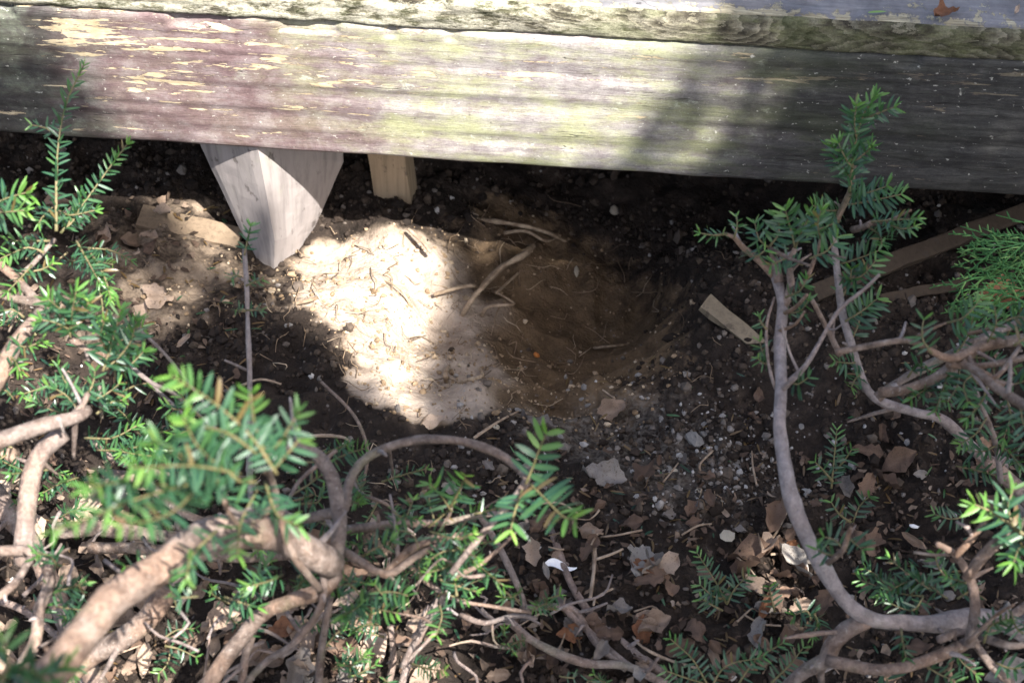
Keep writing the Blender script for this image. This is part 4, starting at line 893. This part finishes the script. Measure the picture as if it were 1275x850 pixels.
scatter((0, 250, 230, 440), 30, ['leaf_tan', 'leaf_tan', 'leaf_brown'], (22, 46), 'leaf heaped behind the left yew below the fascia', 'leaf litter behind the left yew')
scatter((560, 560, 960, 680), 16, ['leaf_brown', 'leaf_grey', 'leaf_brown'], (14, 30), 'leaf on the dark soil in front of the hole', 'small leaves in front of the hole', (.006, .012))
scatter((860, 420, 1260, 560), 12, ['leaf_brown', 'leaf_brown', 'leaf_grey'], (12, 26), 'leaf on black soil behind the right yew stems', 'small leaves behind the right yew', (.006, .012))

# scraps and stones
def lump_mesh(name, seed, sx=1, sy=.75, sz=.45, mat=None):
    lr = random.Random(seed); V = []; n, m = 8, 5
    for i in range(m + 1):
        th = math.pi * i / m
        for j in range(n):
            ph = 2 * math.pi * j / n; rr = .5 * lr.uniform(.78, 1.15)
            V.append((math.sin(th) * math.cos(ph) * rr * sx, math.sin(th) * math.sin(ph) * rr * sy, math.cos(th) * rr * sz))
    idx = np.arange((m + 1) * n).reshape(m + 1, n); j2 = np.roll(idx, -1, 1)
    Fc = np.stack([idx[:-1], j2[:-1], j2[1:], idx[1:]], -1).reshape(-1, 4)
    me = mesh(name, V, Fc, False)
    if mat: me.materials.append(MAT[mat])
    return me
def lump(px, py, wpix, mat, label, name='stone', cat='stone', group=None, off=.003, shp=(1, .75, .45)):
    p = G(px, py, off); o = link(name, lump_mesh(name, nid(), *shp, mat=mat)); place(o, p, gnorm(p.x, p.y), wpx(p, wpix), random.random() * 6.28, .2)
    return tag(o, label, cat, group)
lump(906, 667, 25, 'pale', 'pale square chip lying in the litter left of the tall grey stem', 'chip', 'chip', shp=(1, .8, .16), off=.010)
lump(865, 548, 30, 'stone', 'pale crumbly lump on the dark soil left of the tall grey stem', 'lump', 'stone', shp=(1, .7, .5), off=.006)
lump(645, 520 - 10, 10, 'stone', 'tiny grey pebble above the pale narrow leaf', 'pebble', 'pebble')
lump(765, 262, 16, 'pale', 'round cream pebble in the dark under the fascia', 'pebble', 'pebble', off=.006)
lump(718, 338, 16, 'pale', 'cream drop-shaped scrap on the back wall of the hole', 'scrap', 'scrap', shp=(1, .4, .4), off=.006)
lump(668, 442, 12, 'orange', 'tiny orange scrap on the floor of the hole', 'scrap', 'scrap', off=.004)
lump(1138, 655, 14, 'white', 'small white bit in the dark litter at right', 'scrap', 'scrap', shp=(1, .5, .3), off=.01)
# thin white curled scrap
def scrap():
    V = []; nx, ny = 12, 4
    for i in range(nx):
        t = i / (nx - 1); h = .16 * math.sin(math.pi * (t * .9 + .06)) ** .8 * (1 if t < .65 else .6)
        for j in range(ny):
            s = j / (ny - 1) * 2 - 1; V.append((t - .5, s * h + .12 * math.sin(t * 5.5), .5 * s * s * h + .05 * math.cos(t * 6)))
    o = link('plastic_scrap', mesh('plastic_scrap', V, grid_faces(ny, nx)), 'white'); p = G(697, 705, .014)
    place(o, p, gnorm(p.x, p.y), wpx(p, 42), .1, 0); tag(o, 'curled white scrap on the soil under the bright green spray', 'scrap')
scrap()
for i in range(44):
    r = random.random()
    x, y = (random.gauss(880, 40), random.gauss(585, 28)) if r < .35 else (random.uniform(560, 1000), random.uniform(480, 650)) if r < .7 else (random.uniform(200, 480), random.uniform(330, 560))
    if x < 520: lump(x, y, random.uniform(6, 12), random.choice(['pale', 'stone']), 'small pale stone in the dark soil left of the sunlit bank', 'pebble', 'pebble', 'pebbles left of the bank', -.0005)
    else: lump(x, y, random.uniform(6, 13), random.choice(['stone', 'stone', 'pale']), 'small pale stone on the dark soil in front of the hole', 'pebble', 'pebble', 'pebbles in front of the hole', -.0005)
# fallen green needle on the deck
me = needle_mesh(0, .75, 1.0); o = link('fallen_needle', me); p = on_deck(1081, 16, .003)
o.matrix_world = Matrix.Translation(p) @ Matrix.Rotation(R(-80), 4, 'Z') @ Matrix.Scale(.022, 4); tag(o, 'single green needle lying on the grey deck top', 'needle')

# roots and dead twigs
def ground_tube(name, pts, w0, w1, mat, label, cat, group=None, off=.006):
    C = [G(p[0], p[1], p[2] if len(p) > 2 else (off if 0 < i < len(pts) - 1 or cat != 'root' else -.006)) for i, p in enumerate(pts)]; n = len(C); rad = [wpx(C[i], w0 + (w1 - w0) * i / (n - 1)) / 2 for i in range(n)]
    S, r = spline(C, rad, .006); o = link(name, tube_mesh(name, S, r, 6, .2, nid()), mat); return tag(o, label, cat, group)
ground_tube('root', [(584, 272), (640, 279), (680, 289), (708, 303)], 6, 5, 'root', 'pale root arching along the top of the hole', 'root', off=.03)
ground_tube('root', [(572, 398, -.010), (590, 370, .03), (622, 335, .04), (652, 317, .03), (664, 305, -.010)], 6, 10, 'root', 'thickest root slanting across the dark hole', 'root')
ground_tube('root', [(540, 367, .01), (572, 358, .03), (590, 356, .03), (606, 364, -.010)], 6, 4, 'root', 'thin root reaching from the sunlit bank into the hole', 'root')
ground_tube('root', [(598, 398, -.010), (606, 383, .02), (625, 380, .03), (640, 378, .03), (622, 366, .02), (612, 362, -.010)], 5, 4, 'root', 'looped root in the middle of the dark hole', 'root')
ground_tube('root', [(618, 365, .02), (632, 352, .03), (645, 340, .01)], 4, 3, 'root', 'short root beside the thick slanting root', 'root')
ground_tube('root', [(735, 434), (760, 431), (787, 429)], 4, 3, 'root', 'straight thin root on the right floor of the hole', 'root', off=.01)
ground_tube('root', [(563, 482, -.010), (585, 472, .02), (600, 468, .02), (598, 458, -.010)], 6, 4, 'root', 'pale bent root at the lower lip of the hole', 'root')
ground_tube('root', [(556, 480, -.010), (555, 465, .02), (560, 455, -.010)], 6, 4, 'root', 'short pale root stub at the lower lip of the hole', 'root')
ground_tube('root', [(625, 290), (655, 288), (680, 300), (700, 292)], 5, 3, 'root', 'fine root just below the arching pale root', 'root', off=.02)
ground_tube('root', [(360, 380), (385, 374), (410, 366)], 7, 4, 'root', 'pale root on the sunlit soil right of the stake tip', 'root', off=.008)
ground_tube('root', [(470, 345), (500, 362), (518, 398)], 3, 3, 'root', 'fine root curving down the sunlit bank', 'root', off=.01)
ground_tube('dead_twig', [(739, 660), (740, 700), (735, 745)], 5, 4, 'twigm', 'upright brown dead twig in the litter right of the white scrap', 'twig', off=.02)
ground_tube('dead_twig', [(742, 696), (760, 690), (776, 683)], 4, 3, 'twigm', 'short brown twig crossing the upright dead twig', 'twig', off=.02)
ground_tube('dead_twig', [(788, 792), (800, 805), (830, 820), (870, 832)], 4, 4, 'twigm', 'pale thin twig lying along the bottom litter', 'twig', off=.012)
ground_tube('dead_twig', [(300, 480), (325, 472), (350, 478)], 4, 3, 'twigm', 'small twig on dark soil right of the upright bare shoot', 'twig', off=.008)
ground_tube('dead_twig', [(374, 545), (400, 542), (430, 545), (440, 556)], 6, 4, 'twigm', 'brown twig on the soil above the thin arching branch', 'twig', off=.02)
ground_tube('dead_twig', [(508, 285), (525, 300), (536, 314)], 5, 4, 'twigm', 'dark twig below the short support post', 'twig', off=.02)
ground_tube('dead_twig', [(590, 545), (620, 525), (645, 512)], 4, 3, 'twigm', 'thin twig on ashy soil beside the pale narrow leaf', 'twig', off=.01)
for i in range(34):
    a = random.random() * 6.28; l = random.uniform(18, 60); rg = random.choice([(640, 640, 1000, 850), (640, 640, 1000, 850), (200, 700, 620, 850), (0, 560, 200, 850), (560, 480, 950, 640)])
    x, y = random.uniform(rg[0], rg[2]), random.uniform(rg[1], rg[3])
    lab, grp = {640: ('thin dead twig in the litter left of the bent grey stem', 'twigs in the right litter'), 200: ('thin dead twig beneath the looping branches of the left yew', 'twigs under the left yew'), 0: ('thin dead twig in the pale leaves at lower left', 'twigs at lower left'), 560: ('thin dead twig on the dark soil in front of the hole', 'twigs in front of the hole')}[rg[0]]
    ground_tube('dead_twig', [(x, y), (x + math.cos(a) * l * .5 + random.gauss(0, 4), y + math.sin(a) * l * .4 + random.gauss(0, 4)), (x + math.cos(a) * l, y + math.sin(a) * l * .8)], 3.2, 2.2, 'twigm', lab, 'twig', grp, random.uniform(.008, .02))

# uncountable: soil crumbs, clay crumbs, leaf fragments, root fibres
ICO_V = np.array([(0, 0, 1), (.894, 0, .447), (.276, .851, .447), (-.724, .526, .447), (-.724, -.526, .447), (.276, -.851, .447), (.724, .526, -.447), (-.276, .851, -.447), (-.894, 0, -.447), (-.276, -.851, -.447), (.724, -.526, -.447), (0, 0, -1)])
ICO_F = np.array([(0, 1, 2), (0, 2, 3), (0, 3, 4), (0, 4, 5), (0, 5, 1), (1, 6, 2), (2, 7, 3), (3, 8, 4), (4, 9, 5), (5, 10, 1), (6, 7, 2), (7, 8, 3), (8, 9, 4), (9, 10, 5), (10, 6, 1), (11, 7, 6), (11, 8, 7), (11, 9, 8), (11, 10, 9), (11, 6, 10)])
def crumbs(name, xy, size, tint, mat, label, cat):
    n = len(xy); x, y = xy[:, 0], xy[:, 1]; z = gz(x, y) + size * .15
    jit = 1 + rng.normal(0, .22, (n, 12, 3)); V = ICO_V[None] * jit * size[:, None, None] * rng.uniform(.6, 1.2, (n, 1, 3)) * .5 + np.stack([x, y, z], 1)[:, None]
    Fc = ICO_F[None] + (np.arange(n) * 12)[:, None, None]
    o = link(name, mesh(name, V.reshape(-1, 3), Fc.reshape(-1, 3), False, {'tint': ('FLOAT', np.repeat(tint, 12))}), mat); return tag(o, label, cat, kind='stuff')
n = 42000; xy = np.stack([rng.uniform(-.8, .8, n), rng.uniform(.85, 2.2, n)], 1); cm = clay_mask(xy[:, 0], xy[:, 1])
xy = xy[(cm < .35 + rng.normal(0, .15, n)) & (vn(xy[:, 0], xy[:, 1], 14, 71) + rng.normal(0, .12, n) > .36)]
sz = np.clip(rng.lognormal(math.log(.0052), .5, len(xy)), .002, .018)
crumbs('soil_crumbs', xy, sz, np.clip(rng.beta(1.6, 3.2, len(xy)) + (rng.random(len(xy)) < .014) * .45, 0, 1), 'crumb', 'loose dark soil crumbs over the ground', 'soil')
gp = [G(a_, b_) for a_, b_ in zip(rng.normal(880, 55, 520), rng.normal(575, 40, 520))] + [G(a_, b_) for a_, b_ in zip(rng.uniform(560, 1250, 420), rng.uniform(430, 660, 420))]
xy = np.array([(p.x, p.y) for p in gp])
crumbs('pale_grit', xy, np.clip(rng.lognormal(math.log(.0037), .55, len(xy)), .0015, .012), np.clip(rng.normal(.78, .14, len(xy)), 0, 1), 'crumb', 'scatter of pale grey grit on the dark soil right of centre', 'grit')
n = 3200; xy = np.stack([rng.normal(-.12, .2, n), rng.normal(1.68, .15, n)], 1); cm = clay_mask(xy[:, 0], xy[:, 1]); inner = np.exp(-(((xy[:, 0] - .06) / .15) ** 2 + ((xy[:, 1] - 1.78) / .13) ** 2) ** 2)
xy = xy[(cm > .3) & (rng.random(n) > inner * .8)]
crumbs('clay_crumbs', xy, np.clip(rng.lognormal(math.log(.0030), .5, len(xy)), .0012, .011), rng.beta(2.5, 2, len(xy)), 'claycrumb', 'loose pale clay crumbs on the bank beside the hole', 'soil')
def fragments(n):
    V, Fc, T = [], [], []; off = 0
    for _ in range(n):
        r = random.random()
        if r < .5: x, y = random.uniform(640, 1275), random.uniform(560, 850)
        elif r < .85: x, y = random.uniform(0, 640), random.uniform(600, 850)
        else: x, y = random.uniform(0, 300), random.uniform(240, 600)
        p = G(x, y, .005); s = random.uniform(.0022, .0085); t = random.betavariate(2, 2.2)
        q = (Vector((0, 0, 1)).rotation_difference(gnorm(p.x, p.y)) @ Quaternion((0, 0, 1), random.random() * 6.28) @ Quaternion((1, 0, 0), random.gauss(0, .4)))
        asp = random.uniform(.35, 1.1); cv = random.gauss(0, .5)
        for a, b, c in ((-1, -.2, 0), (-.2, -.6, .15), (.9, -.3, .3), (.7, .4, .1), (-.1, .6, .25), (-.7, .4, .05)):
            V.append(p + q @ Vector((a * s * random.uniform(.5, 1.4), b * asp * s * random.uniform(.4, 1.5), c * s * 1.2 + cv * a * a * s)))
        Fc += [(off, off + 1, off + 4, off + 5), (off + 1, off + 2, off + 3, off + 4)]; T += [t] * 6; off += 6
    tag(link('leaf_fragments', mesh('leaf_fragments', V, Fc, True, {'tint': ('FLOAT', T)}), 'litter'), 'broken bits of dry leaves over the soil', 'litter', kind='stuff')
fragments(1700)
def needle_fall(n):
    Vs, Fs, Cs, off = [], [], [], 0
    for _ in range(n):
        x, y = random.choice([(random.uniform(0, 1275), random.uniform(560, 850)), (random.uniform(0, 330), random.uniform(250, 560)), (random.uniform(600, 1275), random.uniform(450, 850))])
        p = G(x, y, .004); a = random.random() * 6.28; dr = Vector((math.cos(a), math.sin(a), random.gauss(0, .25))).normalized(); nv = gnorm(p.x, p.y); zf = (nv - dr * nv.dot(dr)).normalized(); xf = dr.cross(zf)
        V, Fc, tt = random.choice(NP_); l = random.uniform(.010, .019); Vs.append(V @ (np.array([xf, dr, zf]) * l) + np.array(p)); Fs.append(Fc + off); off += len(V)
        sh = 1. if random.random() < .75 else random.random() * .9; Cs.append(np.stack([np.full(len(V), sh), tt * 0, np.zeros(len(V)), np.ones(len(V))], 1))
    tag(link('fallen_needles', mesh('fallen_needles', np.concatenate(Vs), np.concatenate(Fs), True, {'tint': ('FLOAT_COLOR', np.concatenate(Cs))}), 'needle'), 'dry fallen yew needles over the litter', 'needles', kind='stuff')
needle_fall(650)
def fibres(n):
    Vs, Fs, Ts, off = [], [], [], 0
    for _ in range(n):
        r = random.random()
        x, y = (random.gauss(450, 70), random.gauss(400, 70)) if r < .22 else (random.gauss(630, 70), random.gauss(360, 60)) if r < .6 else (random.uniform(150, 900), random.uniform(300, 620))
        a = random.random() * 6.28; l = random.uniform(10, 45)
        C = [G(x + math.cos(a) * l * t + random.gauss(0, 3), y + math.sin(a) * l * t * .8 + random.gauss(0, 3), .002 + .012 * math.sin(math.pi * t) * random.random()) for t in (0, .33, .66, 1)]
        rr = random.uniform(.0003, .0009); S, q = spline(C, [rr, rr, rr, rr * .5], .008); V, F_, cp = tube_arrays(S, q, 4, .1, nid())
        Vs.append(V); Fs.append(np.concatenate([F_[:, [0, 1, 2]], F_[:, [0, 2, 3]], cp]) + off); off += len(V); Ts.append(np.full(len(V), random.betavariate(2, 2)))
    tag(link('root_fibres', mesh('root_fibres', np.concatenate(Vs), np.concatenate(Fs), True, {'tint': ('FLOAT', np.concatenate(Ts))}), 'fibre'), 'fine pale root fibres in the soil of the hole and bank', 'roots', kind='stuff')
fibres(190)

# ================================================================== UNSEEN TREE added behind the camera, crown gaps shaped to lay the sun patches
SV = np.array(SUN); UU = np.cross(SV, [0, 0, 1.]); UU /= np.linalg.norm(UU); VV = np.cross(UU, SV)
def uv(p): p = np.array(p); return np.array([p @ UU, p @ VV])
def poly_uv(pts, fn): return np.array([uv(fn(*p)) for p in pts])
fg = lambda z: (lambda x, y: P(x, y, z))
OPEN = [(poly_uv([(-90, -60), (-90, 40), (50, 66), (105, 105), (120, 170), (150, 196), (235, 198), (245, 240), (450, 240), (560, 212), (745, 222), (775, 190), (815, 140), (870, 90), (905, 40), (935, -60)], PF), 0.0),
        (poly_uv([(790, 215), (815, 215), (880, 125), (925, 70), (915, 50), (870, 100)], PF), .05), (poly_uv([(855, 185), (880, 180), (945, 105), (960, 55), (945, 40), (915, 90)], PF), .05),
        (poly_uv([(915, 150), (945, 145), (985, 105), (995, 75), (975, 60), (962, 95)], PF), .08),
        (poly_uv([(350, 296), (400, 285), (560, 300), (545, 400), (528, 470), (530, 540), (512, 535), (485, 508), (445, 470), (400, 428), (350, 392), (325, 345)], G), 0.0),
        (poly_uv([(315, 188), (440, 190), (420, 260), (365, 345), (335, 345)], lambda x, y: PF(x, y, .05)), 0.0),
        (poly_uv([(212, 280), (296, 275), (300, 333), (250, 322)], fg(.01)), 0.0),
        (poly_uv([(145, 335), (182, 330), (188, 420), (160, 410)], fg(.02)), 0.0), (poly_uv([(204, 345), (234, 342), (228, 432), (206, 425)], fg(.02)), 0.0),
        (poly_uv([(-30, 270), (60, 280), (135, 315), (150, 395), (60, 415), (0, 440), (-40, 440)], fg(.2)), .03), (poly_uv([(-40, 285), (50, 290), (70, 330), (60, 400), (30, 470), (-40, 480)], fg(.35)), .03)]
HOLES = [(uv(P(x, y, z)), r * 1.45) for x, y, z, r in ((1245, 638, .34, .024), (1272, 668, .33, .02), (20, 430, .3, .05), (30, 600, .05, .03), (70, 690, .05, .04), (25, 720, .05, .035), (60, 770, .05, .03), (110, 730, .05, .025), (250, 790, .05, .02),
         (450, 830, .03, .03), (560, 830, .03, .022), (505, 700, .1, .02), (20, 640, .02, .04), (50, 720, .02, .045), (120, 700, .02, .035), (25, 780, .02, .04), (95, 800, .02, .03), (150, 640, .02, .025), (100, 590, .02, .03), (70, 840, .02, .03), (200, 830, .02, .02), (280, 760, .02, .02), (330, 590, .5, .014), (335, 620, .5, .012), (130, 350, .3, .03), (60, 440, .3, .025), (20, 560, .1, .02), (45, 520, .1, .02), (140, 810, .05, .02), (15, 820, .1, .03), (300, 655, .4, .014), (1205, 835, .1, .012), (420, 790, .05, .02), (545, 770, .1, .02), (1165, 680, .25, .008), (480, 760, .1, .012))]
def inpoly(q, pts):
    x, y = pts[:, 0], pts[:, 1]; c = np.zeros(len(pts), bool); n = len(q)
    for i in range(n):
        x1, y1 = q[i]; x2, y2 = q[i - 1]
        c ^= ((y1 > y) != (y2 > y)) & (x < (x2 - x1) * (y - y1) / (y2 - y1 + 1e-12) + x1)
    return c
mid_uv = uv((0, 1.55, .1)); TD = 4.2
def crown():
    n = 110000; rad = 1.75
    q = rng.normal(0, 1, (n, 3)); q /= np.linalg.norm(q, axis=1)[:, None]; q *= (rng.random(n) ** (1 / 3))[:, None]
    loc = q * np.array([rad, rad, .62]); W = mid_uv + loc[:, :2]; dep = TD + loc[:, 2] + np.array([0, 1.55, .1]) @ SV
    ln = rng.uniform(.05, .085, n); keep = np.ones(n, bool); jit = W + rng.normal(0, .006, (n, 2))
    for q_, part in OPEN:
        ins = inpoly(q_, jit); keep &= ~ins | (rng.random(n) < part * .22)
    for c, r in HOLES: keep &= np.linalg.norm(jit - c, axis=1) > r + .012
    near = np.zeros(n, bool)
    for q_, part in OPEN:
        if part > .3: continue
        for s in ((.045, 0), (-.045, 0), (0, .045), (0, -.045)): near |= inpoly(q_, W + np.array(s))
    for c, r in HOLES: near |= np.linalg.norm(W - c, axis=1) < r + .045
    keep &= near | (rng.random(n) < .27); W, dep, ln, near = W[keep], dep[keep], ln[keep], near[keep]; n = len(W)
    C = W[:, :1] * UU + W[:, 1:] * VV + dep[:, None] * SV
    # leaves near an opening shrink so its outline stays
    A = rng.normal(0, 1, (n, 3)); A -= (A @ SV)[:, None] * SV * .75; A /= np.linalg.norm(A, axis=1)[:, None]
    Bn = np.cross(SV + rng.normal(0, .35, (n, 3)), A); Bn /= np.linalg.norm(Bn, axis=1)[:, None]
    ln = np.where(near, ln * .42, ln)
    l, h = ln[:, None], ln[:, None] * .33
    V = np.stack([C - A * l * .5, C - A * l * .1 + Bn * h, C + A * l * .5, C - A * l * .1 - Bn * h], 1)
    return C, mesh('crown', V.reshape(-1, 3), np.arange(n * 4).reshape(-1, 4), False)
tree = thing('unseen_shade_tree', 'unseen leafy tree added behind the viewer, its crown gaps shaped to dapple the sunlight', 'tree', (4.6, -4.2, 0))
C_, me = crown(); cr = link('crown', me, 'green', tree); tag(cr, kind='stuff')
kc = mid_uv[0] * UU + mid_uv[1] * VV + (TD + .5 + np.array([0, 1.55, .1]) @ SV) * SV
tb = np.array([4.6, -4.2, 0.])
S, r = spline([tb, tb + [-.1, .1, 1.5], tb + [-.5, .4, 3.4], tb + [-.9, .8, 5.2]], [.16, .13, .10, .05], .1)
link('trunk', tube_mesh('trunk', S, r, 12, .06, 5), 'bark', tree)
S, r = spline([tb + [-.45, .36, 3.2], (tb + [-.45, .36, 3.2] + kc) / 2 + [0, 0, .45], kc - UU * .75 + SV * .6], [.07, .05, .02], .1); link('limb', tube_mesh('limb', S, r, 8, .06, 6), 'bark', tree)

# meshes were made in world space: give each child the inverse of its parent's place
bpy.context.view_layer.update()
for root in [o for o in COL.objects if o.parent is None and o.type == 'EMPTY' and o is not deck]:
    inv = Matrix.Translation(-Vector(root.location))
    for ch in root.children: ch.matrix_local = inv @ ch.matrix_local
